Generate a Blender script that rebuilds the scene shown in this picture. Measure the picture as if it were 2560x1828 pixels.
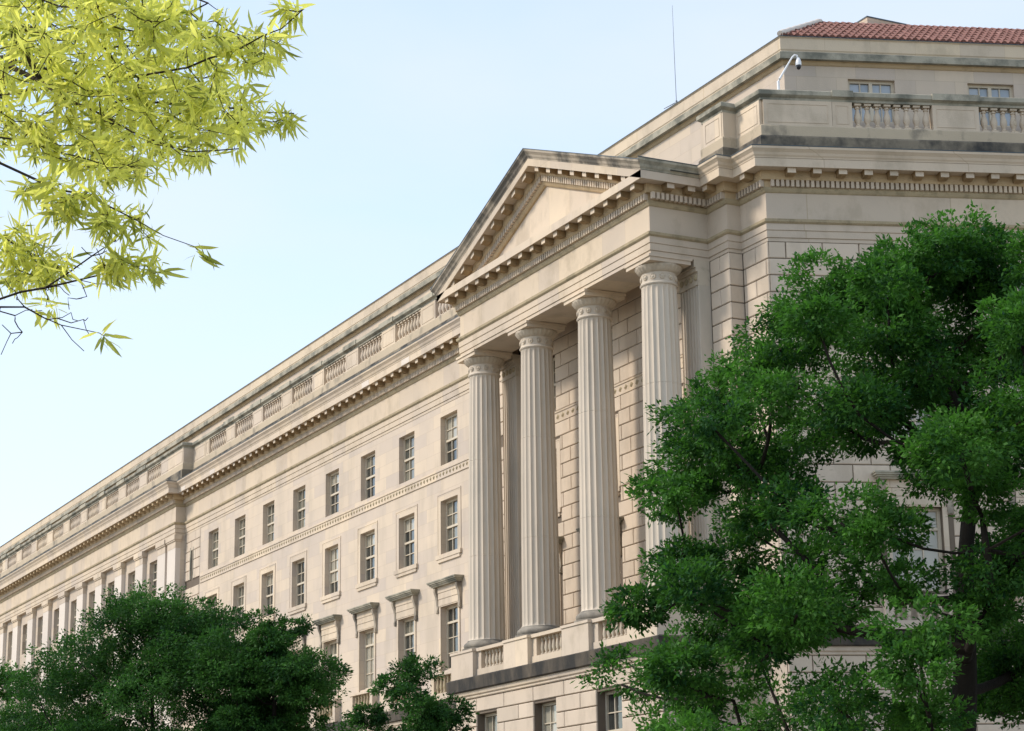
import bpy, math, random
import numpy as np
from mathutils import Matrix, Vector
random.seed(7); rng = np.random.default_rng(11)
for o in list(bpy.data.objects): bpy.data.objects.remove(o)
scn = bpy.context.scene
C = scn.collection

# ------------------------------------------------------------------ camera
ZC = 1.7                                             # eye height; building heights below are measured from the eye
F_PX, W_PX, H_PX = 5159.05, 2560, 1828
PITCH, YAW, ROLL = (math.radians(a) for a in (14.278, 63.3857, -.82255))
FW = np.array([-math.sin(YAW)*math.cos(PITCH), math.cos(YAW)*math.cos(PITCH), math.sin(PITCH)])
r0 = np.array([math.cos(YAW), math.sin(YAW), 0.]); u0 = np.cross(r0, FW)
RT = math.cos(ROLL)*r0 + math.sin(ROLL)*u0; UP = -math.sin(ROLL)*r0 + math.cos(ROLL)*u0
cam = bpy.data.cameras.new('camera'); co = bpy.data.objects.new('camera', cam); C.objects.link(co)
cam.sensor_width = 36; cam.lens = F_PX/W_PX*36; cam.clip_start = .1; cam.clip_end = 4000
co.matrix_world = Matrix([[RT[0], UP[0], -FW[0], 0], [RT[1], UP[1], -FW[1], 0], [RT[2], UP[2], -FW[2], ZC], [0, 0, 0, 1]])
scn.camera = co
scn.render.resolution_x, scn.render.resolution_y = 1024, 731
def at(px, py, d):
    """point at forward distance d in the direction of photo position px, py"""
    return np.array([0, 0, ZC]) + d*(FW + RT*(px-W_PX/2)/F_PX - UP*(py-H_PX/2)/F_PX)

# ------------------------------------------------------------------ light
SUN_AZ, SUN_EL = math.radians(26), math.radians(39)  # azimuth from the long facade's normal, towards its far end
S = Vector((-math.sin(SUN_AZ)*math.cos(SUN_EL), -math.cos(SUN_AZ)*math.cos(SUN_EL), math.sin(SUN_EL)))
world = bpy.data.worlds.new('World'); scn.world = world; world.use_nodes = True
nt = world.node_tree; N = nt.nodes; L = nt.links
bg = N['Background']; bg.inputs['Strength'].default_value = .15
sky = N.new('ShaderNodeTexSky'); sky.sky_type = 'NISHITA'; sky.sun_disc = False
sky.sun_elevation = SUN_EL; sky.sun_rotation = math.atan2(S.x, S.y); sky.air_density = 1.0; sky.dust_density = .6; sky.ozone_density = 1.3
tc = N.new('ShaderNodeTexCoord'); mp = N.new('ShaderNodeMapping'); mp.inputs['Scale'].default_value = (1.2, 1.2, 3.2)
mp.inputs['Rotation'].default_value = (.25, -.35, .6); mp.inputs['Location'].default_value = (.35, .1, .2)
ns = N.new('ShaderNodeTexNoise'); ns.inputs['Scale'].default_value = 2.3; ns.inputs['Detail'].default_value = 5; ns.inputs['Roughness'].default_value = .5
ns.inputs['Distortion'].default_value = .5
rp = N.new('ShaderNodeMapRange'); rp.inputs['From Min'].default_value = .30; rp.inputs['From Max'].default_value = .78
rp.inputs['To Min'].default_value = .38; rp.inputs['To Max'].default_value = .85
mx = N.new('ShaderNodeMix'); mx.data_type = 'RGBA'; mx.inputs['B'].default_value = (2.55, 2.75, 2.95, 1)
L.new(tc.outputs['Generated'], mp.inputs['Vector']); L.new(mp.outputs[0], ns.inputs['Vector']); L.new(ns.outputs['Fac'], rp.inputs['Value'])
L.new(sky.outputs[0], mx.inputs['A']); L.new(rp.outputs[0], mx.inputs['Factor']); L.new(mx.outputs['Result'], bg.inputs['Color'])
sl = bpy.data.lights.new('sun', 'SUN'); sl.energy = 1.4; sl.angle = math.radians(10); sl.color = (1, .90, .78)
so = bpy.data.objects.new('sun', sl); C.objects.link(so); so.location = (-40, -20, 60); so.rotation_euler = (-S).to_track_quat('-Z', 'Y').to_euler()
vs = scn.view_settings; vs.view_transform = 'Standard'; vs.look = 'None'; vs.gamma = 1; vs.use_curve_mapping = False; vs.exposure = 1.2

# ------------------------------------------------------------------ materials
def mat(name):
    m = bpy.data.materials.new(name); m.use_nodes = True
    return m, m.node_tree.nodes, m.node_tree.links, m.node_tree.nodes['Principled BSDF']
BANG = math.radians(19.2475)
def stone(name, c1, c2, grime=0., gcol=(.07, .07, .065), gscale=.6, stretch=1., brick=None, bdir=(1, 0), bump=.25, gmin=.5, gmax=.66):
    """weathered limestone: block to block tint, mottling, stains with a shape of their own"""
    if name.startswith('limestone'): c1, c2 = (tuple(min(.72, v*k) for v, k in zip(c, (1.24, 1.205, 1.15))) for c in (c1, c2))
    m, n, l, p = mat(name)
    p.inputs['Roughness'].default_value = .88; p.inputs['Specular IOR Level'].default_value = .25
    g = n.new('ShaderNodeNewGeometry')
    n1 = n.new('ShaderNodeTexNoise'); n1.inputs['Scale'].default_value = .45; n1.inputs['Detail'].default_value = 6; n1.inputs['Roughness'].default_value = .6
    l.new(g.outputs['Position'], n1.inputs['Vector'])
    mr = n.new('ShaderNodeMapRange'); mr.inputs['From Min'].default_value = .3; mr.inputs['From Max'].default_value = .7; l.new(n1.outputs['Fac'], mr.inputs['Value'])
    mixc = n.new('ShaderNodeMix'); mixc.data_type = 'RGBA'; mixc.inputs['A'].default_value = (*c1, 1); mixc.inputs['B'].default_value = (*c2, 1)
    l.new(mr.outputs[0], mixc.inputs['Factor']); col = mixc.outputs['Result']
    oi = n.new('ShaderNodeObjectInfo'); hv = n.new('ShaderNodeMapRange'); hv.inputs['To Min'].default_value = .93; hv.inputs['To Max'].default_value = 1.06
    l.new(oi.outputs['Random'], hv.inputs['Value'])
    sc = n.new('ShaderNodeVectorMath'); sc.operation = 'SCALE'; l.new(col, sc.inputs[0]); l.new(hv.outputs[0], sc.inputs['Scale']); col = sc.outputs[0]
    if brick:
        d = n.new('ShaderNodeVectorMath'); d.operation = 'DOT_PRODUCT'; d.inputs[1].default_value = (bdir[0], bdir[1], 0); l.new(g.outputs['Position'], d.inputs[0])
        sp = n.new('ShaderNodeSeparateXYZ'); l.new(g.outputs['Position'], sp.inputs[0])
        cb = n.new('ShaderNodeCombineXYZ'); l.new(d.outputs['Value'], cb.inputs[0]); l.new(sp.outputs['Z'], cb.inputs[1])
        bt = n.new('ShaderNodeTexBrick'); bt.inputs['Scale'].default_value = 1; bt.inputs['Brick Width'].default_value = brick[0]; bt.inputs['Row Height'].default_value = brick[1]
        bt.inputs['Mortar Size'].default_value = .008; bt.inputs['Mortar Smooth'].default_value = .5
        bt.inputs['Color1'].default_value = (1.07, 1.05, 1.0, 1); bt.inputs['Color2'].default_value = (.90, .905, .94, 1); bt.inputs['Mortar'].default_value = (.80, .77, .72, 1)
        l.new(cb.outputs[0], bt.inputs['Vector'])
        mu = n.new('ShaderNodeVectorMath'); mu.operation = 'MULTIPLY'; l.new(col, mu.inputs[0]); l.new(bt.outputs['Color'], mu.inputs[1]); col = mu.outputs[0]
    # vertical run-off streaks and soot
    mpn = n.new('ShaderNodeMapping'); mpn.inputs['Scale'].default_value = (1, 1, 1/stretch); l.new(g.outputs['Position'], mpn.inputs['Vector'])
    n2 = n.new('ShaderNodeTexNoise'); n2.inputs['Scale'].default_value = gscale; n2.inputs['Detail'].default_value = 8; n2.inputs['Roughness'].default_value = .62; l.new(mpn.outputs[0], n2.inputs['Vector'])
    m2 = n.new('ShaderNodeMapRange'); m2.inputs['From Min'].default_value = gmin; m2.inputs['From Max'].default_value = gmax; m2.inputs['To Max'].default_value = grime; l.new(n2.outputs['Fac'], m2.inputs['Value'])
    mg = n.new('ShaderNodeMix'); mg.data_type = 'RGBA'; mg.inputs['B'].default_value = (*gcol, 1); l.new(col, mg.inputs['A']); l.new(m2.outputs[0], mg.inputs['Factor'])
    l.new(mg.outputs['Result'], p.inputs['Base Color'])
    n3 = n.new('ShaderNodeTexNoise'); n3.inputs['Scale'].default_value = 22; n3.inputs['Detail'].default_value = 5; l.new(g.outputs['Position'], n3.inputs['Vector'])
    b = n.new('ShaderNodeBump'); b.inputs['Strength'].default_value = bump; b.inputs['Distance'].default_value = .02; l.new(n3.outputs['Fac'], b.inputs['Height']); l.new(b.outputs[0], p.inputs['Normal'])
    return m
DBX, DBY = math.sin(BANG), math.cos(BANG)
LA, LB = (.465, .398, .328), (.41, .357, .302)
M_wall = stone('limestone_smooth', LA, LB, .3, (.33, .28, .21), .9, 4, (1.5, .57))
M_wallB = stone('limestone_smooth_side', LA, LB, .18, (.3, .26, .2), .9, 3, (1.4, .57), (DBX, DBY))
M_block = stone('limestone_block', (.49, .415, .335), (.435, .375, .31), .25, (.28, .23, .17), 1.4, 2)
M_joint = stone('mortar_joint', (.17, .135, .10), (.14, .11, .085))
M_trim = stone('limestone_trim', (.50, .425, .34), (.445, .385, .315), .3, (.26, .21, .14), 1.1, 1.5, (1.6, 3.0))
M_trimB = stone('limestone_trim_side', (.50, .425, .325), (.455, .39, .305), .3, (.25, .21, .15), 1.1, 1.5, (1.6, 3.0), (DBX, DBY))
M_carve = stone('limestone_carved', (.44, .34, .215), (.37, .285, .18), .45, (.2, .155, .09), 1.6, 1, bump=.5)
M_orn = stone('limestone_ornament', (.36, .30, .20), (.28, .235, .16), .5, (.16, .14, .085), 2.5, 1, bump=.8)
M_stain_shade = stone('limestone_stain_shade', (.30, .215, .12), (.21, .15, .085), .5, (.10, .075, .045), 2.2, 1, bump=.4)  # brown cornice stain, darkened further with the shade of the cavities
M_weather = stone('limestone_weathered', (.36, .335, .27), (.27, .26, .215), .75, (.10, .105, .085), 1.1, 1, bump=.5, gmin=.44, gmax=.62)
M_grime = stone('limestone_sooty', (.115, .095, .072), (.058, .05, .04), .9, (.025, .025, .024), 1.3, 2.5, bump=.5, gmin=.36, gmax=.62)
M_halfgrime = stone('limestone_stained', (.38, .325, .26), (.27, .24, .195), .88, (.085, .08, .07), .9, 1.2, bump=.4, gmin=.42, gmax=.58)
M_plinth = stone('limestone_plinth', (.42, .355, .265), (.36, .305, .23), .75, (.13, .12, .10), 1.0, 1.5, bump=.4, gmin=.54, gmax=.68)
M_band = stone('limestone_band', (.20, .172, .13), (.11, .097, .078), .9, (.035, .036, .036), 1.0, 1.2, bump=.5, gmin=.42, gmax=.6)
M_col = stone('limestone_column', (.48, .42, .35), (.41, .37, .315), .3, (.29, .255, .2), .8, 5, bump=.3)
M_capital = stone('limestone_capital', (.46, .40, .325), (.39, .345, .28), .4, (.24, .2, .15), 2.5, 1, bump=.5)
M_base = stone('limestone_base', (.27, .245, .205), (.21, .195, .17), .7, (.10, .095, .085), 1.6, 1, gmin=.42, gmax=.6)
M_pier = stone('limestone_pier', (.54, .49, .44), (.49, .45, .41), .1, (.4, .36, .3), .8, 4)
def plain(name, c, rough=.5, metal=0., spec=.5):
    m, n, l, p = mat(name); p.inputs['Roughness'].default_value = rough; p.inputs['Metallic'].default_value = metal; p.inputs['Specular IOR Level'].default_value = spec
    t = n.new('ShaderNodeTexNoise'); t.inputs['Scale'].default_value = 6; g = n.new('ShaderNodeNewGeometry'); l.new(g.outputs['Position'], t.inputs['Vector'])
    x = n.new('ShaderNodeMix'); x.data_type = 'RGBA'; x.inputs['A'].default_value = (*[k*.88 for k in c], 1); x.inputs['B'].default_value = (*[min(1, k*1.1) for k in c], 1)
    l.new(t.outputs['Fac'], x.inputs['Factor']); l.new(x.outputs['Result'], p.inputs['Base Color']); return m
M_frame = plain('cream_window_paint', (.56, .48, .36), .5)
M_white = plain('white_metal_paint', (.8, .8, .8), .35)
M_dark = plain('black_plastic', (.015, .015, .018), .15)
M_metal = plain('grey_metal', (.16, .18, .2), .45, .6)
M_lead = plain('dark_lead_flashing', (.07, .09, .10), .5, .3)
def glass(name, ca, cb):
    m, n, l, p = mat(name); p.inputs['Roughness'].default_value = .04; p.inputs['IOR'].default_value = 1.52; p.inputs['Specular IOR Level'].default_value = .75
    oi = n.new('ShaderNodeObjectInfo'); x = n.new('ShaderNodeMix'); x.data_type = 'RGBA'; x.inputs['A'].default_value = (*ca, 1); x.inputs['B'].default_value = (*cb, 1)
    l.new(oi.outputs['Random'], x.inputs['Factor']); l.new(x.outputs['Result'], p.inputs['Base Color'])
    g = n.new('ShaderNodeNewGeometry'); t = n.new('ShaderNodeTexNoise'); t.inputs['Scale'].default_value = 1.7; l.new(g.outputs['Position'], t.inputs['Vector'])
    b = n.new('ShaderNodeBump'); b.inputs['Strength'].default_value = .06; b.inputs['Distance'].default_value = .1; l.new(t.outputs['Fac'], b.inputs['Height']); l.new(b.outputs[0], p.inputs['Normal'])
    return m
M_glass = glass('window_glass_with_blind', (.05, .055, .048), (.27, .25, .19))
M_glassD = glass('window_glass_dark_room', (.018, .022, .022), (.06, .06, .05))
M_glassW = glass('window_glass_white_blind', (.30, .28, .22), (.40, .37, .30))
M_glassB = glass('window_glass_pale', (.26, .31, .36), (.42, .46, .5))
def tilem():
    m, n, l, p = mat('terracotta_tile'); p.inputs['Roughness'].default_value = .8
    oi = n.new('ShaderNodeObjectInfo'); r = n.new('ShaderNodeValToRGB'); r.color_ramp.elements[0].color = (.17, .072, .054, 1); r.color_ramp.elements[1].color = (.29, .145, .115, 1)
    e = r.color_ramp.elements.new(.9); e.color = (.23, .10, .077, 1); l.new(oi.outputs['Random'], r.inputs[0])
    g = n.new('ShaderNodeNewGeometry'); t = n.new('ShaderNodeTexNoise'); t.inputs['Scale'].default_value = 5; t.inputs['Detail'].default_value = 5; l.new(g.outputs['Position'], t.inputs['Vector'])
    x = n.new('ShaderNodeMix'); x.data_type = 'RGBA'; x.inputs['B'].default_value = (.2, .1, .075, 1); l.new(r.outputs[0], x.inputs['A']); q = n.new('ShaderNodeMapRange'); q.inputs['From Min'].default_value = .45; q.inputs['From Max'].default_value = .75; q.inputs['To Max'].default_value = .7
    l.new(t.outputs['Fac'], q.inputs[0]); l.new(q.outputs[0], x.inputs['Factor']); l.new(x.outputs['Result'], p.inputs['Base Color']); return m
M_tile = tilem()
def leafm(name, dark, light, transl, tcol, rough=.55):
    m, n, l, p = mat(name); p.inputs['Roughness'].default_value = rough; p.inputs['Specular IOR Level'].default_value = .15
    a = n.new('ShaderNodeAttribute'); a.attribute_name = 'tint'
    x = n.new('ShaderNodeMix'); x.data_type = 'RGBA'; x.inputs['A'].default_value = (*dark, 1); x.inputs['B'].default_value = (*light, 1); l.new(a.outputs['Fac'], x.inputs['Factor'])
    l.new(x.outputs['Result'], p.inputs['Base Color'])
    t = n.new('ShaderNodeBsdfTranslucent'); y = n.new('ShaderNodeMix'); y.data_type = 'RGBA'; y.inputs['A'].default_value = (*[k*.45 for k in tcol], 1); y.inputs['B'].default_value = (*tcol, 1)
    l.new(a.outputs['Fac'], y.inputs['Factor']); l.new(y.outputs['Result'], t.inputs['Color'])
    s = n.new('ShaderNodeMixShader'); s.inputs[0].default_value = transl; l.new(p.outputs[0], s.inputs[1]); l.new(t.outputs[0], s.inputs[2]); l.new(s.outputs[0], n['Material Output'].inputs['Surface'])
    return m
M_leaf = leafm('elm_leaf', (.009, .05, .018), (.095, .235, .035), .36, (.10, .32, .03), .6)
M_leaf2 = leafm('street_tree_leaf', (.010, .048, .015), (.07, .175, .03), .34, (.07, .22, .03), .6)
M_oak = leafm('young_oak_leaf', (.11, .20, .025), (.78, .80, .16), .6, (.98, .98, .22), .35)
M_bark = stone('tree_bark', (.028, .022, .016), (.016, .013, .010), .4, (.012, .01, .008), 8, 4, bump=.9)
M_barkO = stone('oak_bark', (.05, .035, .022), (.03, .022, .014), .4, (.02, .015, .01), 12, 4, bump=.9)

# ------------------------------------------------------------------ mesh helpers
class MB:
    def __init__(s): s.v = []; s.f = []
    def quad(s, a, b, c, d): i = len(s.v); s.v += [a, b, c, d]; s.f.append((i, i+1, i+2, i+3))
    def box(s, x0, x1, y0, y1, z0, z1):
        i = len(s.v); s.v += [(x, y, z) for z in (z0, z1) for y in (y0, y1) for x in (x0, x1)]
        s.f += [tuple(i+k for k in q) for q in ((0, 2, 3, 1), (4, 5, 7, 6), (0, 1, 5, 4), (2, 6, 7, 3), (0, 4, 6, 2), (1, 3, 7, 5))]
    def prism(s, poly, fn0, fn1):
        """poly 2D points, fn0 and fn1 place them at both ends"""
        i = len(s.v); n = len(poly); s.v += [fn0(p) for p in poly] + [fn1(p) for p in poly]
        s.f += [(i+k, i+(k+1) % n, i+n+(k+1) % n, i+n+k) for k in range(n)]; s.f += [tuple(range(i+n-1, i-1, -1)), tuple(range(i+n, i+2*n))]
    def sweep(s, path, prof, closed=True, caps=True, nxt=None, prv=None):
        """profile (o outward, z) along a plan path, outward = left of travel, mitred"""
        pts = [np.array(p, float) for p in path]; nn = []
        for a, b in zip(pts[:-1], pts[1:]):
            d = (b-a)/np.linalg.norm(b-a); nn.append(np.array([-d[1], d[0]]))
        def nor(a, b): d = (np.array(b, float)-np.array(a, float)); d /= np.linalg.norm(d); return np.array([-d[1], d[0]])
        ms = [nn[0]] + [(a+b)/(1+a@b) for a, b in zip(nn[:-1], nn[1:])] + [nn[-1]]
        if nxt: b_ = nor(path[-1], nxt); ms[-1] = (nn[-1]+b_)/(1+nn[-1]@b_)
        if prv: b_ = nor(prv, path[0]); ms[0] = (nn[0]+b_)/(1+nn[0]@b_)
        i = len(s.v); n = len(prof)
        for p, m in zip(pts, ms):
            for o, z in prof: q = p+m*o; s.v.append((q[0], q[1], z))
        for k in range(len(pts)-1):
            for j in range(n if closed else n-1):
                a = i+k*n+j; b = i+k*n+(j+1) % n; s.f.append((a, a+n, b+n, b))
        if caps and closed: s.f += [tuple(range(i, i+n)), tuple(range(i+(len(pts)-1)*n+n-1, i+(len(pts)-1)*n-1, -1))]
    def lathe(s, prof, seg, mod=None, cx=0, cy=0):
        i = len(s.v); n = len(prof)
        for k in range(seg):
            a = 2*math.pi*k/seg
            for r, z in prof:
                rr = r*(mod(a, z) if mod else 1); s.v.append((cx+rr*math.cos(a), cy+rr*math.sin(a), z))
        for k in range(seg):
            for j in range(n-1): a = i+k*n+j; b = i+((k+1) % seg)*n+j; s.f.append((a, b, b+1, a+1))
        s.f.append(tuple(i+k*n for k in range(seg-1, -1, -1))); s.f.append(tuple(i+k*n+n-1 for k in range(seg)))
    def tube(s, pts, rad, seg=6):
        i0 = len(s.v); pts = [np.array(p, float) for p in pts]
        for k, p in enumerate(pts):
            d = pts[min(k+1, len(pts)-1)]-pts[max(k-1, 0)]; d = d/(np.linalg.norm(d)+1e-9)
            h = np.array([0, 0, 1.]) if abs(d[2]) < .9 else np.array([1., 0, 0]); a = np.cross(d, h); a /= np.linalg.norm(a); b = np.cross(d, a)
            for j in range(seg): t = 2*math.pi*j/seg; s.v.append(tuple(p+rad[k]*(math.cos(t)*a+math.sin(t)*b)))
        for k in range(len(pts)-1):
            for j in range(seg): a = i0+k*seg+j; b = i0+k*seg+(j+1) % seg; s.f.append((a, b, b+seg, a+seg))
        s.f.append(tuple(range(i0, i0+seg))); s.f.append(tuple(range(i0+(len(pts)-1)*seg, i0+len(pts)*seg)))
    def mesh(s, name, smooth=None, up=0.):
        me = bpy.data.meshes.new(name); me.from_pydata([(x, y, z+up) for x, y, z in s.v], [], s.f); me.update()
        if smooth is not None: me.shade_smooth(); me.set_sharp_from_angle(angle=math.radians(smooth))
        return me
def link(name, me, m=None, parent=None, loc=(0, 0, 0), rz=0., world_child=True):
    o = bpy.data.objects.new(name, me); C.objects.link(o)
    if m and not me.materials: me.materials.append(m)
    o.location = loc; o.rotation_euler = (0, 0, rz)
    if parent:
        o.parent = parent
        if world_child: o.matrix_parent_inverse = parent.matrix_basis.inverted()
    return o
def tag(o, label=None, cat=None, group=None, kind=None):
    for k, v in (('label', label), ('category', cat), ('group', group), ('kind', kind)):
        if v: o[k] = v
    return o
def empty(name, loc): o = bpy.data.objects.new(name, None); C.objects.link(o); o.location = loc; return o

# ------------------------------------------------------------------ ground, road, pavement
def groundm(name, c1, c2, sc):
    m, n, l, p = mat(name); p.inputs['Roughness'].default_value = .9
    g = n.new('ShaderNodeNewGeometry'); t = n.new('ShaderNodeTexNoise'); t.inputs['Scale'].default_value = sc; t.inputs['Detail'].default_value = 8; l.new(g.outputs['Position'], t.inputs['Vector'])
    x = n.new('ShaderNodeMix'); x.data_type = 'RGBA'; x.inputs['A'].default_value = (*c1, 1); x.inputs['B'].default_value = (*c2, 1); l.new(t.outputs['Fac'], x.inputs['Factor']); l.new(x.outputs['Result'], p.inputs['Base Color']); return m
g = MB(); g.quad((-1500, -1500, 0), (1500, -1500, 0), (1500, 1500, 0), (-1500, 1500, 0)); tag(link('ground', g.mesh('ground'), groundm('paving_ground', (.26, .23, .185), (.20, .175, .14), .6)), kind='structure')
g = MB(); g.quad((-300, -9, .004), (60, -9, .004), (60, 8, .004), (-300, 8, .004)); tag(link('road', g.mesh('road'), groundm('asphalt', (.06, .06, .062), (.04, .04, .042), 3)), kind='structure')
g = MB(); g.box(-300, 60, 8, 15, -.1, .13); tag(link('pavement', g.mesh('pavement'), groundm('concrete_paving', (.36, .34, .30), (.28, .26, .23), 1.5)), kind='structure')
g = MB()
for k in range(30): x = -290+k*12; g.quad((x, -.56, .008), (x+4, -.56, .008), (x+4, -.42, .008), (x, -.42, .008))
tag(link('road_marking', g.mesh('road_marking'), groundm('road_paint', (.7, .7, .66), (.6, .6, .56), 4)), kind='structure')

# ------------------------------------------------------------------ the building
BLD = empty('classical_building', (-63, 36, 0))
tag(BLD, 'long pale limestone classical building with columned portico, pediment and rooftop balustrade', 'building')
CB = np.array([-53.25, 36.0]); dB = np.array([DBX, DBY]); nB = np.array([math.cos(BANG), -math.sin(BANG)])
PHI = math.pi/2-BANG                                 # rotation of the side face's pieces
BEND = 26.0                                          # length of the side face
LEFT = -178.0
def PB(s, o=0.): q = CB+s*dB+o*nB; return (q[0], q[1])
def part(name, mb, m, smooth=None, parent=None, kind=None): return tag(link(name, mb.mesh(name, smooth, ZC), m, parent or BLD), kind=kind) if parent is None else tag(link(name, mb.mesh(name, smooth, ZC), m, parent), kind=kind)
# plan path of the entablature face, from the far end of the side face round to the far left
Y0, YP, YF, YL = 35.98, 35.45, 33.2, 35.38
XR, XL = -55.96, -70.75                              # portico
XS, XM, XE = -54.75, -71.96, -114.45                 # steps
PATH_R = [PB(BEND), PB(0), (XS, Y0), (XS, YP), (XR, YP), (XR, YF)]
PATH_L = [(XL, YF), (XL, YP), (XM, YP), (XM, Y0), (XE, Y0), (XE, YL), (LEFT, YL)]
PATH = PATH_R+PATH_L
ent = MB(); ent.sweep(PATH, [(-.5, 20.25), (0, 20.25), (0, 20.36), (-.012, 20.365), (-.012, 20.375), (.0, 20.38), (.03, 20.38), (.03, 20.60), (.018, 20.605), (.018, 20.615), (.05, 20.63), (.05, 20.85), (-.5, 20.85)])
A_arch = part('architrave', ent, M_trim)
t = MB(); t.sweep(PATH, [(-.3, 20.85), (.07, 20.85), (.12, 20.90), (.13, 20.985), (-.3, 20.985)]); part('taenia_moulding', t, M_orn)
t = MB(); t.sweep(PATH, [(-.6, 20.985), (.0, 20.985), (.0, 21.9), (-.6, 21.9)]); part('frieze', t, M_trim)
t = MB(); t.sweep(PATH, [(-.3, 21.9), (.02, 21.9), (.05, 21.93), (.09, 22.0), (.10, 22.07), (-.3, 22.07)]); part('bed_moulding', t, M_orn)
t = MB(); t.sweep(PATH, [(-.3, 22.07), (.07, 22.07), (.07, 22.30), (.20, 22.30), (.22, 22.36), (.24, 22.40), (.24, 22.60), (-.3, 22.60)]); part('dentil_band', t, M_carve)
t = MB(); t.sweep(PATH, [(-.5, 22.60), (.64, 22.60), (.64, 22.57), (.69, 22.57), (.69, 22.85), (.1, 22.93), (-.5, 22.93)]); part('corona', t, M_trim)
cyma = [(0, 22.86), (.70, 22.86), (.71, 22.90), (.75, 22.95), (.78, 23.03), (.84, 23.10), (.87, 23.13), (.88, 23.205), (.2, 23.28), (0, 23.28)]
t = MB(); t.sweep(PATH_R[:5], cyma, nxt=(XR, YF)); t.sweep(PATH_L, cyma, prv=(XR, YF)); part('cyma_moulding', t, M_trim)
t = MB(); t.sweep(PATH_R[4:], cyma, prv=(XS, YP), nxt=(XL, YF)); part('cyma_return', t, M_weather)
t = MB(); lead = [(.1, 23.285), (.885, 23.21), (.895, 23.212), (.895, 23.235), (.1, 23.31)]; t.sweep(PATH_R, lead, nxt=(XL, YF)); t.sweep(PATH_L, lead, prv=(XR, YF)); part('gutter_flashing', t, M_lead)
# dentils: single pieces on the near side face and the portico end, one joined course elsewhere
dm = MB(); dm.box(-.052, .052, -.13, 0, -.11, .11); ME_dent = dm.mesh('dentil'); ME_dent.materials.append(M_trim)
SP_D = .1655
def run(a, b, sp):
    L_ = math.dist(a, b); k = int(L_/sp); return [(a[0]+(b[0]-a[0])*(i+.5)/k, a[1]+(b[1]-a[1])*(i+.5)/k) for i in range(k)]
dent_row = tag(link('dentil_course', bpy.data.meshes.new('dentil_course'), None, BLD), kind='stuff')
dall = MB()
def dents(a, b, n, rz, single):
    """n outward normal"""
    for (x, y) in run(a, b, SP_D):
        x += n[0]*.072; y += n[1]*.072
        if single: link('dentil', ME_dent, None, dent_holder, (x, y, 22.185+ZC), rz)
        else:
            c_, s_ = math.cos(rz), math.sin(rz); i = len(dall.v)
            for vx, vy, vz in dm.v: dall.v.append((x+vx*c_-vy*s_, y+vx*s_+vy*c_, 22.185+vz))
            dall.f.extend([tuple(i+k for k in f) for f in ((0, 2, 3, 1), (4, 5, 7, 6), (0, 1, 5, 4), (0, 4, 6, 2), (1, 3, 7, 5))])
hb = MB(); hb.sweep([PB(BEND), PB(0), (XS+.2, Y0)], [(-.2, 22.302), (.075, 22.302), (.075, 22.335), (-.2, 22.335)]); dent_holder = part('dentil_bed', hb, M_carve)
dents(PB(.12), PB(11.5), nB, PHI, True)
dents((XR+.14, YF-.1), (XR+.14, YP-.05), (1, 0), math.pi/2, True)
dents(PB(11.5), PB(BEND), nB, PHI, False)
dents((XS, Y0), (CB[0]+.1, Y0), (0, -1), 0, False); dents((XR+.1, YP), (XS+.05, YP), (0, -1), 0, False)
dents((XL-.08, YF), (XR+.08, YF), (0, -1), 0, False); dents((XM, YP), (XL, YP), (0, -1), 0, False)
dents((XE, Y0), (XM, Y0), (0, -1), 0, False); dents((LEFT, YL), (XE+.1, YL), (0, -1), 0, False)
dent_row.data = dall.mesh('dentil_course', None, ZC); dent_row.data.materials.append(M_trim)
# modillions
mm = MB(); mp_ = [(-.24, .03), (-.60, .03), (-.60, -.17), (-.56, -.19), (-.50, -.17), (-.44, -.185), (-.36, -.21), (-.28, -.20), (-.24, -.17)]
mm.prism(mp_, lambda p: (-.14, p[0], p[1]), lambda p: (.14, p[0], p[1])); mm.box(-.165, .165, -.625, -.23, .0, .045)
ME_mod = mm.mesh('modillion'); ME_mod.materials.append(M_stain_shade); ME_mod.materials.append(M_trim)  # body colour holds stain plus painted shade on sides and underside
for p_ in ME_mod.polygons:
    if p_.normal.y < -.9 or (p_.normal.y > .9 and p_.center.y < -.5): p_.material_index = 1  # front faces take the paler trim stone
mod_far = MB()
cf = MB(); cf.sweep(PATH, [(-.1, 22.605), (.63, 22.605), (.63, 22.612), (-.1, 22.612)]); soffit = part('cornice_soffit', cf, M_stain_shade)
def mods(a, b, n, rz, sp, zf=lambda x: 0., single=True, first=.5):
    L_ = math.dist(a, b); k = max(1, round(L_/sp))
    for i in range(k):
        x = a[0]+(b[0]-a[0])*(i+first)/k; y = a[1]+(b[1]-a[1])*(i+first)/k; z = 22.575+zf(x)
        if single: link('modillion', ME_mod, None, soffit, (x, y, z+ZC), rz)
        else:
            i0 = len(mod_far.v); mod_far.v += [(x+vx, y+vy, z+vz) for vx, vy, vz in mm.v]; mod_far.f += [tuple(i0+q for q in f) for f in mm.f]
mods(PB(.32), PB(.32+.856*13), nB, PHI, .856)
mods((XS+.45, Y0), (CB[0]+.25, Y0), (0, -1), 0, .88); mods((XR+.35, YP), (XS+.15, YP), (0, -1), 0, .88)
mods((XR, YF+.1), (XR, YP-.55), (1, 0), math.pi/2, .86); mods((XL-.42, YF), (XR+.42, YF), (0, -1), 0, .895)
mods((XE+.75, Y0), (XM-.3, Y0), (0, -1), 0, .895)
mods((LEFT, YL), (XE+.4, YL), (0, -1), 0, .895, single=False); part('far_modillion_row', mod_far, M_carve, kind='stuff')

for k_, xa_ in enumerate((-112.9, -107.6, -85.5, -80.9)):  # four pale slabs, slightly proud of the corona face
    pt = MB(); pt.box(xa_-.45, xa_+.4, Y0-.698, Y0-.6, 22.58, 22.835); part('corona_pale_slab', pt, M_pier)

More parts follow.
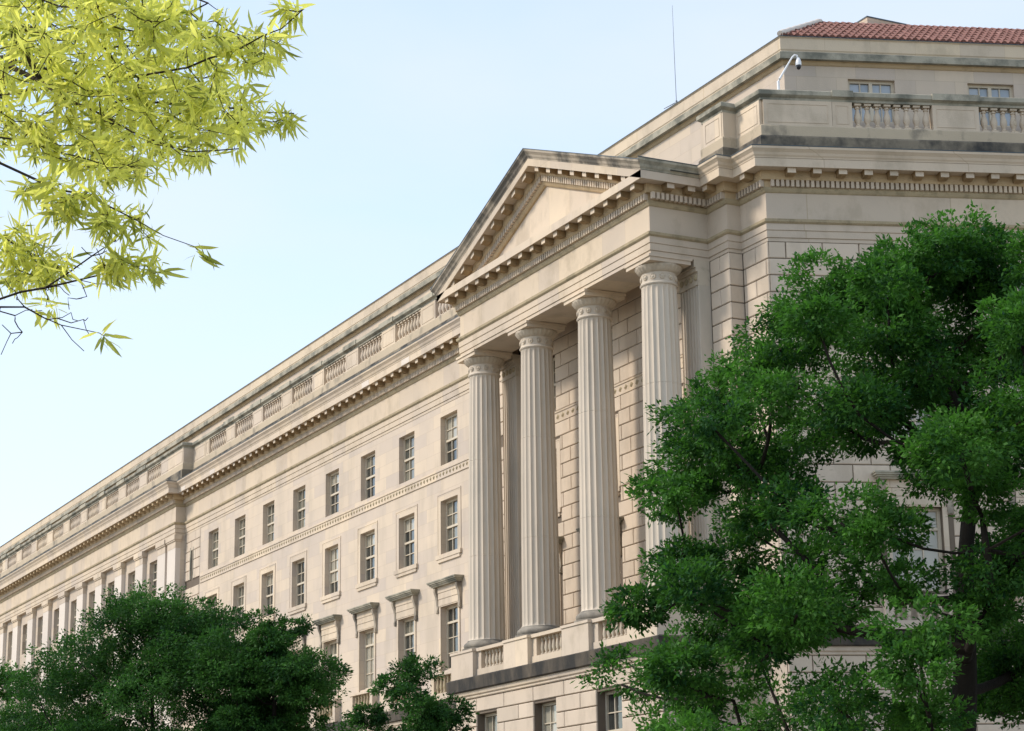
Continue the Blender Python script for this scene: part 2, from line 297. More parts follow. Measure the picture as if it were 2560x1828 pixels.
# pediment: raking cornices repeat the cornice profile on a slope, tympanum set back
XA, SLOPE, RISE = (XL+XR)/2, .381, 3.06
HW = (XR-XL)/2
def rz_(x): return RISE-SLOPE*abs(x-XA)
def rake(name, prof, m, ext, smooth=None):
    r = MB()
    for sg in (-1, 1):
        xe = lambda p: XA+sg*(HW+(ext if ext < 0 else max(0., p[0]-.02)))
        r.prism(prof, lambda p: (XA, 33.22-p[0], p[1]+rz_(XA)), lambda p: (xe(p), 33.22-p[0], p[1]+rz_(xe(p))))
    return part(name, r, m, smooth)
ty = MB(); ty.prism([(XL+.1, 22.8), (XR-.1, 22.8), (XA, 25.3)], lambda p: (p[0], 33.27, p[1]), lambda p: (p[0], 33.7, p[1])); part('tympanum', ty, M_trim)
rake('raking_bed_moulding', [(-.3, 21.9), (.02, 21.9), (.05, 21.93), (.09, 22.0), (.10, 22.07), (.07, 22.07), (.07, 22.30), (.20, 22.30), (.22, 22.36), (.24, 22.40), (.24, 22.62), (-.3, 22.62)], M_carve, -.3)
rake('raking_corona', [(-.3, 22.61), (.66, 22.61), (.66, 22.58), (.71, 22.58), (.71, 22.86), (-.3, 22.86)], M_trim, .70)
rake('raking_cyma', [(-.3, 22.86), (.72, 22.86), (.73, 22.90), (.77, 22.95), (.80, 23.03), (.86, 23.10), (.89, 23.13), (.90, 23.205), (-.3, 23.205)], M_halfgrime, .9)
rake('raking_flashing', [(-.3, 23.206), (.91, 23.206), (.91, 23.235), (-.3, 23.235)], M_lead, .92)
rd = MB()
for sg in (-1, 1):
    k = int((HW-.5)/SP_D)
    for i in range(k):
        x = XA+sg*(.12+i*SP_D); dz = rz_(x)+22.185; sl = -sg*SLOPE
        i0 = len(rd.v); rd.v += [(x+vx, 33.22-.072+vy, dz+vz+vx*sl) for vx, vy, vz in dm.v]; rd.f += [tuple(i0+q for q in f) for f in ((0, 2, 3, 1), (4, 5, 7, 6), (0, 1, 5, 4), (0, 4, 6, 2), (1, 3, 7, 5))]
part('raking_dentil_course', rd, M_trim, kind='stuff')
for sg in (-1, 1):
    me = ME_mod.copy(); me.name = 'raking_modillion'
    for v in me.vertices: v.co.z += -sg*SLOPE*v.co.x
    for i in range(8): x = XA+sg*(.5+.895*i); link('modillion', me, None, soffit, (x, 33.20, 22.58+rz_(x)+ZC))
gr = MB(); gr.prism([(XL-.85, 22.95), (XR+.85, 22.95), (XA, 23.16+RISE)], lambda p: (p[0], 33.6, p[1]), lambda p: (p[0], 37.9, p[1])); part('pediment_roof', gr, M_lead)

# portico ceiling, beam, back wall
t = MB(); t.box(XL+.02, XR-.02, YF+.5, 34.75, 20.27, 20.8); t.box(XL+.02, XR-.02, 34.75, 35.6, 20.75, 21.2); part('portico_ceiling', t, M_trim)

# ---- block helper: proud stones on a recessed wall
BLK = {}
def block_mesh(w, h, d=.045, ch=.022):
    k = (round(w, 2), round(h, 2), d)
    if k not in BLK:
        b = MB(); x, z = k[0]/2, k[1]/2
        b.v = [(-x, 0, -z), (x, 0, -z), (x, 0, z), (-x, 0, z), (-x, -d+ch, -z), (x, -d+ch, -z), (x, -d+ch, z), (-x, -d+ch, z), (-x+ch, -d, -z+ch), (x-ch, -d, -z+ch), (x-ch, -d, z-ch), (-x+ch, -d, z-ch)]
        b.f = [(0, 1, 5, 4), (1, 2, 6, 5), (2, 3, 7, 6), (3, 0, 4, 7), (4, 5, 9, 8), (5, 6, 10, 9), (6, 7, 11, 10), (7, 4, 8, 11), (8, 9, 10, 11)]
        BLK[k] = b.mesh('stone_block'); BLK[k].materials.append(M_block)
    return BLK[k]
def lay(parent, P, rz, u0, u1, courses, length, phase, holes, gap=.03, d=.045):
    """running bond between u0 and u1; P(u) gives plan position of the recessed wall face"""
    for ci, (za, zb) in enumerate(courses):
        js = []; u = phase + (length/2 if ci % 2 else 0)
        u -= math.ceil((u-u0)/length)*length
        while u < u1-.12:
            if u > u0+.12: js.append(u)
            u += length
        for a, b in zip([u0]+js, js+[u1]):
            segs = [(a, b)]
            for (ha, hb_, hz0, hz1) in holes:
                if min(zb, hz1)-max(za, hz0) > .3*(zb-za):
                    ns_ = []
                    for (p, q) in segs:
                        if hb_ <= p or ha >= q: ns_.append((p, q))
                        else:
                            if ha-p > .1: ns_.append((p, ha))
                            if q-hb_ > .1: ns_.append((hb_, q))
                    segs = ns_
            for (p, q) in segs:
                x, y = P((p+q)/2); link('stone_block', block_mesh(q-p-gap, zb-za-gap, d), None, parent, (x, y, (za+zb)/2+ZC), rz)
def wall_holes(mb, P, Pin, u0, u1, z0, z1, holes, depth):
    """flat wall with window openings and their reveals; P(u) front, Pin(u, d) d behind it"""
    us = sorted({u0, u1, *[h[0] for h in holes], *[h[1] for h in holes]}); zs = sorted({z0, z1, *[h[2] for h in holes], *[h[3] for h in holes]})
    us = [u for u in us if u0 <= u <= u1]; zs = [z for z in zs if z0 <= z <= z1]
    for a, b in zip(us[:-1], us[1:]):
        for c, d in zip(zs[:-1], zs[1:]):
            if any(h[0]-1e-6 <= a and b <= h[1]+1e-6 and h[2]-1e-6 <= c and d <= h[3]+1e-6 for h in holes): continue
            mb.quad((*P(a), c), (*P(b), c), (*P(b), d), (*P(a), d))
    for a, b, c, d in holes:
        mb.quad((*P(a), c), (*Pin(a, depth), c), (*Pin(a, depth), d), (*P(a), d)); mb.quad((*P(b), c), (*P(b), d), (*Pin(b, depth), d), (*Pin(b, depth), c))
        mb.quad((*P(a), d), (*Pin(a, depth), d), (*Pin(b, depth), d), (*P(b), d)); mb.quad((*P(a), c), (*P(b), c), (*Pin(b, depth), c), (*Pin(a, depth), c))
        mb.quad((*Pin(a, depth), c), (*Pin(b, depth), c), (*Pin(b, depth), d), (*Pin(a, depth), d))
# ---- windows: frame with glazing bars, each pane a piece of its own
WIN = {}
def window_parts(w, h, cols, rows, split):
    """sash window filling w x h, x across, y inward, z up from its sill"""
    k = (w, h, cols, tuple(rows))
    if k in WIN: return WIN[k]
    f = MB(); fr = .10
    f.box(-w/2, -w/2+fr, -.02, .1, 0, h); f.box(w/2-fr, w/2, -.02, .1, 0, h); f.box(-w/2+fr, w/2-fr, -.022, .1, h-fr, h); f.box(-w/2+fr, w/2-fr, -.024, .1, 0, fr)
    panes = []; iw = w-2*fr; ih = h-2*fr; tot = sum(rows); z = fr
    pw = iw/cols
    for ri, rh in enumerate(rows):
        hh = ih*rh/tot
        if ri: b = .045 if ri == split else .018; f.box(-w/2+fr, w/2-fr, -.03 if ri == split else .005, .095, z-b, z+b)
        for c in range(cols): panes.append((-iw/2+(c+.5)*pw, z+hh/2, pw-.03, hh-.04))
        z += hh
    for c in range(1, cols): f.box(-iw/2+c*pw-.018, -iw/2+c*pw+.018, .002, .092, fr, h-fr)
    me = f.mesh('window'); me.materials.append(M_frame); pl = []
    for (x, zc, a, b) in panes:
        q = MB(); q.box(-a/2-.012, a/2+.012, .055, .062, -b/2-.012, b/2+.012); pl.append(((x, 0, zc), q.mesh('pane')))
    WIN[k] = (me, pl); return WIN[k]
def window(P3, rz, w, h, cols=3, rows=(1, 1, 1, 1), split=2, gm=None, name='window'):
    me, pl = window_parts(w, h, cols, rows, split); o = link(name, me, None, BLD, P3, rz)
    lvl = random.choice((0, .3, .5, .5, .75, 1.1, 1.1)); kind = random.choice((M_glassW, M_glass, M_glass))
    for loc, pm in pl:
        p = link('pane', pm, gm or M_glass, o, loc, world_child=False); p.rotation_euler = (random.uniform(-.008, .008), 0, random.uniform(-.016, .016)); p.material_slots[0].link = 'OBJECT'; p.material_slots[0].material = kind if loc[2] > h*(1-lvl) else M_glassD
    return o
SUR = {}
def surround(o, w, h, bw=.32):
    """flat moulded stone surround with sill, local to the window (wall face lies .25 in front)"""
    k = (w, h)
    if k not in SUR:
        b = MB(); y0, y1 = -.278, -.245
        for g0, g1, yy in ((.0, bw-.05, y0+.014), (bw-.05, bw, y0)):
            b.box(-w/2-g1, -w/2-g0, yy, y1, -.3, h+g1); b.box(w/2+g0, w/2+g1, yy, y1, -.3, h+g1); b.box(-w/2-g0, w/2+g0, yy, y1, h+g0, h+g1)
        sl_ = MB(); sl_.box(-w/2-bw-.06, w/2+bw+.06, -.35, -.245, -.2, -.02); sl_.box(-w/2-.25, w/2+.25, -.32, -.245, -.34, -.2)
        SUR[k] = (b.mesh('surround'), sl_.mesh('sill')); SUR[k][0].materials.append(M_trim); SUR[k][1].materials.append(M_trim)
    link('surround', SUR[k][0], None, o, world_child=False); link('sill', SUR[k][1], None, o, world_child=False)
HD = {}
def hood(o, w, h):
    """cornice hood on two scrolled consoles over a French window"""
    if not HD:
        b = MB(); hw = 1.4
        for (ox, z0, z1) in ((.30, .84, .90), (.36, .90, .96), (.42, .96, 1.02), (.45, 1.02, 1.07)): b.box(-hw+.45-ox, hw-.45+ox, -.25-ox, -.2, h+z0, h+z1)
        f = MB(); f.box(-w/2-.12, w/2+.12, -.34, -.2, h+.05, h+.32); f.box(-w/2-.12, w/2+.12, -.36, -.2, h+.33, h+.58); f.box(-w/2-.12, w/2+.12, -.38, -.2, h+.59, h+.839); f.box(-w/2-.12, w/2+.12, -.32, -.2, h, h+.05)
        f.box(-w/2-.16, -w/2, -.30, -.245, -.3, h); f.box(w/2, w/2+.16, -.30, -.245, -.3, h)
        c = MB(); cp = [(-.2, .84), (-.48, .84), (-.50, .72), (-.45, .58), (-.39, .45), (-.36, .25), (-.34, .0), (-.38, -.12), (-.36, -.22), (-.30, -.26), (-.26, -.2), (-.2, -.2)]
        c.prism([(p[0], p[1]+h) for p in cp], lambda p: (-.085, p[0], p[1]), lambda p: (.085, p[0], p[1]))
        for k_, bb in (('hood', b), ('hood_frieze', f), ('console', c)): HD[k_] = bb.mesh(k_, 40 if k_ == 'console' else None); HD[k_].materials.append({'hood': M_weather, 'hood_frieze': M_trim, 'console': M_halfgrime}[k_])
    link('hood', HD['hood'], None, o, world_child=False); link('hood_frieze', HD['hood_frieze'], None, o, world_child=False)
    for sg in (-1, 1): link('console', HD['console'], None, o, (sg*(w/2+.24), 0, 0), world_child=False)

# ---- middle wall of the long facade
BAY = 4.484; XW = [-77.93-BAY*k for k in range(8)]; WW = 1.72
ROWS = ((17.64, 19.76), (13.81, 16.10), (8.91, 11.58))
YW = 36.0
holes = [(x-WW/2, x+WW/2, a, b) for x in XW for a, b in ROWS]
slit = (-113.35, -112.95, 17.6, 19.4)
PA = lambda y: (lambda u: (u, y)); PAi = lambda y: (lambda u, d: (u, y+d))
w = MB(); wall_holes(w, PA(YW), PAi(YW), -111.62, XM, 7.2, 20.26, holes, .42); part('middle_wall', w, M_wall)
w = MB(); w.quad((XE, YW+.05, 7.2), (-111.62, YW+.05, 7.2), (-111.62, YW+.05, 20.26), (XE, YW+.05, 20.26)); w.box(-113.3, -112.95, YW+.051, YW+.5, 17.6, 19.4); rw = part('rusticated_pier', w, M_joint)
CRS_UP = [(17.50+.556*k, 17.50+.556*(k+1)) for k in range(5)]; CRS_DN = [(17.05-.546*(k+1), 17.05-.546*k) for k in range(18)]
lay(rw, PA(YW+.05), 0, XE+.03, -111.65, CRS_UP+CRS_DN, 1.4, -113.9, [(-113.5, -112.85, 17.55, 19.3)], d=.06)
slm = MB(); slm.box(-113.48, -113.36, YW-.02, YW+.3, 17.5, 19.35); slm.box(-112.96, -112.86, YW-.02, YW+.3, 17.5, 19.35); part('slit_window_jamb', slm, M_weather)
# belt course with leaf ornament
bl = MB(); bl.box(-111.5, XM, YW-.05, YW+.02, 17.40, 17.47); bl.box(-111.5, XM, YW-.045, YW+.02, 17.06, 17.11); bl.box(-111.5, XM, YW-.015, YW+.02, 17.11, 17.40)
bl.box(-69.5, -57.2, YP+.05-.06, YP+.06, 17.43, 17.49); bl.box(-69.5, -57.2, YP+.05-.055, YP+.06, 17.05, 17.1); bl.box(-69.5, -57.2, YP+.05-.03, YP+.06, 17.1, 17.43)
belt = part('belt_course', bl, M_trim)
orn = MB()
def lozenge(x, y, z, a, b, d):
    i = len(orn.v); orn.v += [(x-a, y, z-b*.3), (x+a*.2, y, z-b), (x+a, y, z+b*.3), (x-a*.2, y, z+b), (x, y-d, z)]; orn.f += [(i, i+1, i+4), (i+1, i+2, i+4), (i+2, i+3, i+4), (i+3, i, i+4)]
x = -111.3
while x < XM-.1: lozenge(x, YW-.015, 17.255, .10, .11, .05); x += .335
x = -69.4
while x < -57.3: lozenge(x, YP+.02, 17.26, .13, .11, .05); x += .4
part('belt_ornament', orn, M_orn, kind='stuff')
for x in XW:
    window((x, YW+.25, ROWS[0][0]+ZC), 0, WW, 2.12)
    o = window((x, YW+.25, ROWS[1][0]+ZC), 0, WW, 2.29); surround(o, WW, 2.29)
    o = window((x, YW+.25, ROWS[2][0]+ZC), 0, WW, 2.67, 3, (1, 1, 1, .9), 3); hood(o, WW, 2.67)
    t = MB(); t.box(x-1.32, x+1.32, YW-.34, YW-.005, 8.66, 8.76); t.box(x-1.3, x-1.02, YW-.30, YW-.004, 7.68, 8.66); t.box(x+1.02, x+1.3, YW-.30, YW-.004, 7.68, 8.66); t.box(x-1.02, x+1.02, YW-.30, YW-.004, 7.68, 7.95)
    bal = part('window_balustrade', t, M_trim)
    for i in range(6): bal_spots = (x-.85+.34*i, YW-.17, 7.95); link('baluster', None or bpy.data.meshes.get('small_baluster') or (lambda b_: (b_.lathe([(.05, 0), (.075, .02), (.075, .06), (.045, .12), (.085, .26), (.075, .36), (.045, .55), (.07, .6), (.075, .71)], 10), b_.mesh('small_baluster', 40))[1])(MB()), M_orn, bal, (bal_spots[0], bal_spots[1], bal_spots[2]+ZC))

# ---- lower storey and string course
LOW = [PB(BEND, -.0), PB(0), (XS, Y0), (XS, YP), (XR+.25, YP), (XR+.25, 33.0), (XL-.25, 33.0), (XL-.25, YP), (XM, YP), (XM, Y0), (XE, Y0), (XE, YL), (LEFT, YL)]
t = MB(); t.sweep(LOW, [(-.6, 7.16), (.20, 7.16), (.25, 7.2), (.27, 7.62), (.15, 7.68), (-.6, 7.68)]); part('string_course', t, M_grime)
t = MB(); t.sweep(LOW, [(-.6, 6.9), (.03, 6.9), (.06, 6.93), (.06, 6.99), (.12, 7.03), (.15, 7.159), (-.6, 7.159)]); part('string_moulding', t, M_trim)
GW = [-68.35, -63.75, -59.2]
t = MB(); YG = 33.06
ghol = [(x-.84, x+.84, 3.7, 6.3) for x in GW]
wall_holes(t, PA(YG), PAi(YG), XL-.2, XR+.2, -ZC, 6.91, ghol, .5); gw = part('portico_ground_wall', t, M_joint)
lay(gw, PA(YG), 0, XL-.2, XR+.2, [(6.38, 6.9), (5.85, 6.38), (5.32, 5.85), (4.79, 5.32), (4.26, 4.79), (3.73, 4.26)], 2.3, -66.9, [(a-.0, b+.0, c-1, d) for a, b, c, d in ghol], d=.06)
for x in GW: window((x, YG+.3, 3.7+ZC), 0, 1.68, 2.6, 3, (1, 1, 1, 1), 2)
t = MB()
t.sweep([PB(BEND), PB(13), PB(13, -.05), PB(0, -.05), (XS, Y0), (XS, YP), (XR+.25, YP), (XR+.25, YG+.02)], [(0, -ZC), (0, 6.91)], closed=False); t.sweep([(XL-.25, YG+.02), (XL-.25, YP), (XM, YP), (XM, Y0), (XE, Y0), (XE, YL), (LEFT, YL)], [(0, -ZC), (0, 6.91)], closed=False)
part('lower_storey_wall', t, M_wall)
t = MB(); t.quad((*PB(0, -.04), -ZC), (*PB(13, -.04), -ZC), (*PB(13, -.04), 6.91), (*PB(0, -.04), 6.91)); slw = part('side_lower_wall', t, M_joint)
lay(slw, lambda u: PB(u, -.04), PHI, .01, 13, [(6.9-.53*(k+1), 6.9-.53*k) for k in range(8)], 1.7, .8, [], d=.06)

# ---- portico: back wall, end pilasters, columns, pedestals
XC = [-56.75, -61.225, -65.70, -70.175]; YC = 33.95
PWX = [(XC[k]+XC[k+1])/2-.12 for k in range(3)]
ph = [(x-WW/2, x+WW/2, a, b) for x in PWX for a, b in ROWS]
t = MB(); wall_holes(t, PA(YP+.05), PAi(YP+.05), XM, XS, 7.68, 20.9, ph, .42); pw_ = part('portico_back_wall', t, M_joint)
bh = [(x-WW/2-(.34 if i else .05), x+WW/2+(.34 if i else .05), ROWS[i][0]-(.32 if i else .05), ROWS[i][1]+(.34 if i == 1 else .9 if i == 2 else .05)) for x in PWX for i in range(3)]
lay(pw_, PA(YP+.05), 0, -69.6, -57.1, CRS_UP+[(20.28, 20.72)]+CRS_DN[:17], 1.28, -66.03, bh)
lay(pw_, PA(YP+.05), 0, XM+.01, XL-.02, CRS_UP+CRS_DN[:17], 1.1, -71.4, [])
lay(pw_, PA(YP+.05), 0, XR+.02, XS-.01, [(20.25-.565*(k+1), 20.25-.565*k) for k in range(22)], 1.0, -55.35, [])
lay(pw_, lambda u: (XS-.05, u), math.pi/2, YP-.0, Y0+.04, [(20.25-.565*(k+1), 20.25-.565*k) for k in range(22)], 1.0, -9, [])
t = MB(); t.box(XS-.5, XS-.05, YP+.051, Y0+.06, 7.68, 20.26); part('step_return', t, M_joint)
for x in PWX:
    window((x, YP+.3, ROWS[0][0]+ZC), 0, WW, 2.12)
    o = window((x, YP+.3, ROWS[1][0]+ZC), 0, WW, 2.29); surround(o, WW, 2.29)
    o = window((x, YP+.3, ROWS[2][0]+ZC), 0, WW, 2.67, 3, (1, 1, 1, .9), 3); hood(o, WW, 2.67)
for xa, xb in ((-57.15, XR-.004), (XL+.004, -69.55)):
    n = 7; sh = MB(); pts = [(xa, YP+.02), (xa, 35.02)]
    fwid = (xb-xa)/n
    for i in range(n): a = xa+i*fwid; pts += [(a+.03, 35.0), (a+.05, 35.035), (a+fwid-.05, 35.035), (a+fwid-.03, 35.0)]
    pts += [(xb, 35.02), (xb, YP+.02)]
    sh.prism(pts, lambda p: (p[0], p[1], 7.7), lambda p: (p[0], p[1], 19.4)); pil = part('end_pilaster', sh, M_col)
    cp = MB(); cp.box(xa-.03, xb+.03 if xb < -60 else xb, 34.97, YP+.02, 19.4, 19.5); cp.box(xa, xb, 35.0, YP+.02, 19.5, 19.86); cp.box(xa-.08, xb+.001, 34.92, YP+.02, 19.86, 20.0); cp.box(xa-.14, xb+.002, 34.86, YP+.02, 20.0, 20.255); part('pilaster_capital', cp, M_capital, parent=pil)
    for i in range(4):
        r_ = MB(); r_.lathe([(.0, 0), (.11, .0), (.11, .02), (.07, .05), (0, .06)], 12); rm = r_.mesh('rosette'); ro = link('rosette', rm, M_orn, pil, (xa+(i+.5)*(xb-xa)/4, 35.0, 19.68+ZC)); ro.rotation_euler = (math.pi/2, 0, 0)
NF = 20
sh = MB(); segs = NF*8
def flute(a, z):
    t_ = (a*NF/(2*math.pi)) % 1; f_ = abs(t_-.5)*2
    return 1-.068*math.sqrt(max(0, 1-(f_/.84)**2)) if f_ < .84 else 1.0
zs = [9.12, 9.16, 9.25, 10.5, 12.28, 12.29, 12.31, 12.32, 14.5, 15.98, 15.99, 16.01, 16.02, 18.0, 19.1, 19.26, 19.30, 19.36]
def rs(z): t_ = (z-9.1)/(19.4-9.1); return .70*(1-.16*t_**1.6)
prof = [(rs(z)*(1.05 if z < 9.15 else .985 if z in (12.29, 12.31, 15.99, 16.01) else 1.0), z) for z in zs]
sh.lathe(prof, segs, lambda a, z: flute(a, z) if 9.2 < z < 19.28 else (1-.5*(1-flute(a, z)) if z < 19.31 else 1)); ME_shaft = sh.mesh('shaft', 28, ZC); ME_shaft.materials.append(M_col)
cp = MB(); cp.lathe([(.585, 19.36), (.62, 19.37), (.64, 19.41), (.62, 19.45), (.59, 19.46), (.59, 19.78), (.60, 19.80)], 48); ME_neck = cp.mesh('neck', 35, ZC); ME_neck.materials.append(M_col)
ec = MB(); ec.lathe([(.58, 19.78), (.63, 19.80), (.70, 19.87), (.76, 19.95), (.79, 20.0), (.77, 20.04), (.6, 20.05)], 112, lambda a, z: 1+(.022*math.cos(28*a) if 19.82 < z < 20.03 else 0)); ME_ech = ec.mesh('echinus', 50, ZC); ME_ech.materials.append(M_capital)
ab = MB(); ab.box(-.79, .79, -.79, .79, 20.04, 20.17); ab.box(-.83, .83, -.83, .83, 20.17, 20.252); ME_ab = ab.mesh('abacus', None, ZC); ME_ab.materials.append(M_trim)
ba = MB(); ba.lathe([(.74, 9.12), (.75, 9.08), (.80, 9.05), (.87, 8.99), (.89, 8.92), (.87, 8.85), (.84, 8.82), (.95, 8.81), (.95, 8.68), (.5, 8.68)], 56); ME_ba = ba.mesh('column_base', 40, ZC); ME_ba.materials.append(M_base)
ro = MB(); ro.lathe([(0, -.02), (.10, -.02), (.10, .015), (.085, .035), (.06, .02), (.035, .045), (0, .05)], 14); ME_ros = ro.mesh('rosette', 40); ME_ros.materials.append(M_capital)
ped = MB(); ped.box(-.95, .95, -1.12, .9, 7.66, 8.60); ped.box(-.98, .98, -1.16, .95, 8.6, 8.69); ME_ped = ped.mesh('pedestal', None, ZC); ME_ped.materials.append(M_trim)
for x in XC:
    c = link('column', ME_shaft, None, BLD, (x, YC, 0)); c['label'] = 'fluted limestone column of the portico'
    for nm, me in (('neck', ME_neck), ('echinus', ME_ech), ('abacus', ME_ab), ('column_base', ME_ba)): link(nm, me, None, c, world_child=False)
    link('pedestal', ME_ped, None, c, (.12, 0, 0), world_child=False)
    for k in range(12):
        a = 2*math.pi*(k+.35)/12; r = link('rosette', ME_ros, None, c, (.59*math.cos(a), .59*math.sin(a), 19.62+ZC), world_child=False)
        r.rotation_euler = (0, math.pi/2, a)
# balusters
bb = MB(); bb.box(-.115, .115, -.115, .115, 0, .06); bb.lathe([(.07, .06), (.09, .1), (.06, .14), (.075, .2), (.115, .30), (.12, .38), (.10, .48), (.065, .60), (.058, .68), (.09, .70), (.08, .74), (.055, .76), (.06, .79)], 14); bb.box(-.115, .115, -.115, .115, .79, .86)
ME_bal = bb.mesh('baluster', 40); ME_bal.materials.append(M_trim)
bs = MB(); bs.lathe([(.08, 0), (.085, .07), (.05, .1), (.085, .24), (.07, .36), (.045, .5), (.07, .53), (.08, .57), (.08, .66)], 12); ME_bal2 = bs.mesh('baluster', 40); ME_bal2.materials.append(M_capital)
for k in range(3):
    xa, xb = XC[k+1]+.12+.95, XC[k]+.12-.95
    t = MB(); t.box(xa+.01, xb-.01, 32.98, 33.45, 7.66, 7.93); t.box(xa+.01, xb-.01, 32.95, 33.48, 8.58, 8.70); t.box(xa+.01, xa+.33, 33.02, 33.42, 7.93, 8.58); bal = part('portico_balustrade', t, M_trim)
    for i in range(8): link('baluster', ME_bal2, None, bal, (xa+.48+(xb-xa-.6)*i/7, 33.2, 7.93+ZC))
t = MB(); t.box(XL-.2, XR+.2, 33.3, YP+.1, 7.4, 7.675); part('portico_floor', t, M_wall)

# ---- corner wing and side face
YWi = Y0+.05
t = MB(); t.quad((XS-.5, YWi, 7.68), (CB[0], YWi, 7.68), (CB[0], YWi, 20.26), (XS-.5, YWi, 20.26)); wg = part('corner_wall', t, M_joint)
CR2 = [(20.25-.565*(k+1), 20.25-.565*k) for k in range(22)]
lay(wg, PA(YWi), 0, XS+.01, CB[0]-.005, CR2, 1.22, -54.0, [])
SB = [4.4+4.27*k for k in range(5)]
sh_ = [(s-.86, s+.86, a, b) for s in SB for a, b in ROWS]
t = MB(); wall_holes(t, lambda u: PB(u, -.05), lambda u, d: PB(u, -.05-d), 0, BEND, 7.68, 20.26, sh_, .42); sw = part('side_wall', t, M_joint)
sb_h = [(s-.86-(.34 if i else .02), s+.86+(.34 if i else .02), ROWS[i][0]-(.32 if i else .02), ROWS[i][1]+(.34 if i == 1 else .9 if i == 2 else .02)) for s in SB for i in range(3)]
lay(sw, lambda u: PB(u, -.05), PHI, .005, 12.5, CR2, 1.22, .59, sb_h)
for s in SB[:3]:
    def wp(z): q = PB(s, -.3); return (q[0], q[1], z+ZC)
    window(wp(ROWS[0][0]), PHI, WW, 2.12); o = window(wp(ROWS[1][0]), PHI, WW, 2.29); surround(o, WW, 2.29)
    o = window(wp(ROWS[2][0]), PHI, WW, 2.67, 3, (1, 1, 1, .9), 3); hood(o, WW, 2.67)
    t = MB()
    def pbx(mb, s0, s1, o0, o1, z0, z1):
        i = len(mb.v); mb.v += [(*PB(a, b), z) for z in (z0, z1) for b in (o0, o1) for a in (s0, s1)]
        mb.f += [tuple(i+k for k in q) for q in ((0, 2, 3, 1), (4, 5, 7, 6), (0, 1, 5, 4), (2, 6, 7, 3), (0, 4, 6, 2), (1, 3, 7, 5))]
    pbx(t, s-1.3, s+1.3, .004, .36, 8.62, 8.74); pbx(t, s-1.28, s-1, .004, .3, 7.68, 8.62); pbx(t, s+1, s+1.28, .004, .3, 7.68, 8.62); pbx(t, s-1, s+1, .004, .3, 7.68, 7.95)
    bal = part('window_balustrade', t, M_trim)
    for i in range(6): q = PB(s-.85+.34*i, .17); link('baluster', ME_bal2, None, bal, (q[0], q[1], 7.95+ZC))

# ---- far left pavilion: square piers before a recessed wall
YR = YL+.27; PX = [-117.2-4.56*k for k in range(13)]
t = MB(); ph = []
for x in PX: ph += [(x-2.28-.85, x-2.28+.85, 17.3, 19.46), (x-2.28-.85, x-2.28+.85, 13.5, 15.9)]
wall_holes(t, PA(YR), PAi(YR), LEFT, XE-.02, 7.2, 20.9, ph, .4); part('recessed_wall', t, M_wall)
for x in PX:
    window((x-2.28, YR+.25, 17.3+ZC), 0, 1.7, 2.16); window((x-2.28, YR+.25, 13.5+ZC), 0, 1.7, 2.4)
t = MB(); t.box(LEFT, XE-.1, YL+.1, YR+.3, 20.3, 20.9); part('pavilion_soffit', t, M_trim)
pm = MB(); pm.box(-.77, .77, 0, .3, 7.2, 19.5); ME_pier = pm.mesh('pier', None, ZC); ME_pier.materials.append(M_pier)
pc = MB(); pc.box(-.78, .78, -.012, .31, 19.5, 19.9); pc.box(-.84, .84, -.07, .32, 19.9, 19.98); pc.box(-.88, .88, -.11, .33, 19.98, 20.256); ME_pcap = pc.mesh('pier_capital', None, ZC); ME_pcap.materials.append(M_trim)
for x in [-115.22]+PX: p = link('pier', ME_pier, None, BLD, (x, YL+.03, 0)); link('pier_capital', ME_pcap, None, p, world_child=False)
t = MB(); t.box(XE-.6, XE-.004, YL+.04, Y0+.5, 7.2, 20.252); part('pavilion_end_wall', t, M_wall)

# ---- parapet: blocking course, plinth, pedestals, rails and balusters
PP = [PB(BEND), PB(0), (XS, Y0), (XS, YP), (XR, YP), (XR, 36.6)]
PL_ = [(XL, 36.6), (XL, YP), (XM, YP), (XM, Y0), (XE+1.3, Y0), (XE+1.3, YL), (LEFT, YL)]
def par(name, prof, m):
    t = MB(); t.sweep(PP, prof); t.sweep(PL_, prof); return part(name, t, m)
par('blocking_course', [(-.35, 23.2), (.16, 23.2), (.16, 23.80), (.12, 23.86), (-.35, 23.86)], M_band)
par('parapet_plinth', [(-.30, 23.86), (.10, 23.86), (.10, 24.2), (.06, 24.25), (-.30, 24.25)], M_plinth)
par('parapet_rail', [(-.30, 25.12), (.06, 25.12), (.06, 25.2), (.13, 25.24), (.18, 25.28), (.18, 25.42), (.12, 25.46), (-.30, 25.46)], M_weather)
def pedestal(P, rz, u0, u1, top=25.122, cap=False):
    w_ = u1-u0; k = MB(); z0 = 24.24
    k.box(-w_/2, w_/2, -.06, .28, 0, top-z0)
    if w_ > .5:
        m_ = .13; a, b, c, d = -w_/2+m_, w_/2-m_, .1, top-z0-.12
        for q in ((a, b, c, c+.025), (a, b, d-.025, d)): k.box(q[0], q[1], -.075, -.055, q[2], q[3])
        for q in ((a, a+.025), (b-.025, b)): k.box(q[0], q[1], -.074, -.055, c+.025, d-.025)
    x, y = P((u0+u1)/2); o = link('parapet_pedestal', k.mesh('parapet_pedestal'), M_trim, BLD, (x, y, z0+ZC), rz)
    if cap:
        c_ = MB(); c_.box(-w_/2-.02, w_/2+.02, -.215, .1, 1.01, 1.235); link('cap', c_.mesh('cap'), M_weather, o, world_child=False)
    return o
def opening(P, rz, u0, u1, n, parent):
    for i in range(n): x, y = P(u0+(u1-u0)*(i+.5)/n); link('baluster', ME_bal, None, parent, (x, y, 24.25+ZC), rz)
Pb = lambda u: PB(u, 0.0); Pbi = lambda u: PB(u, -.1)
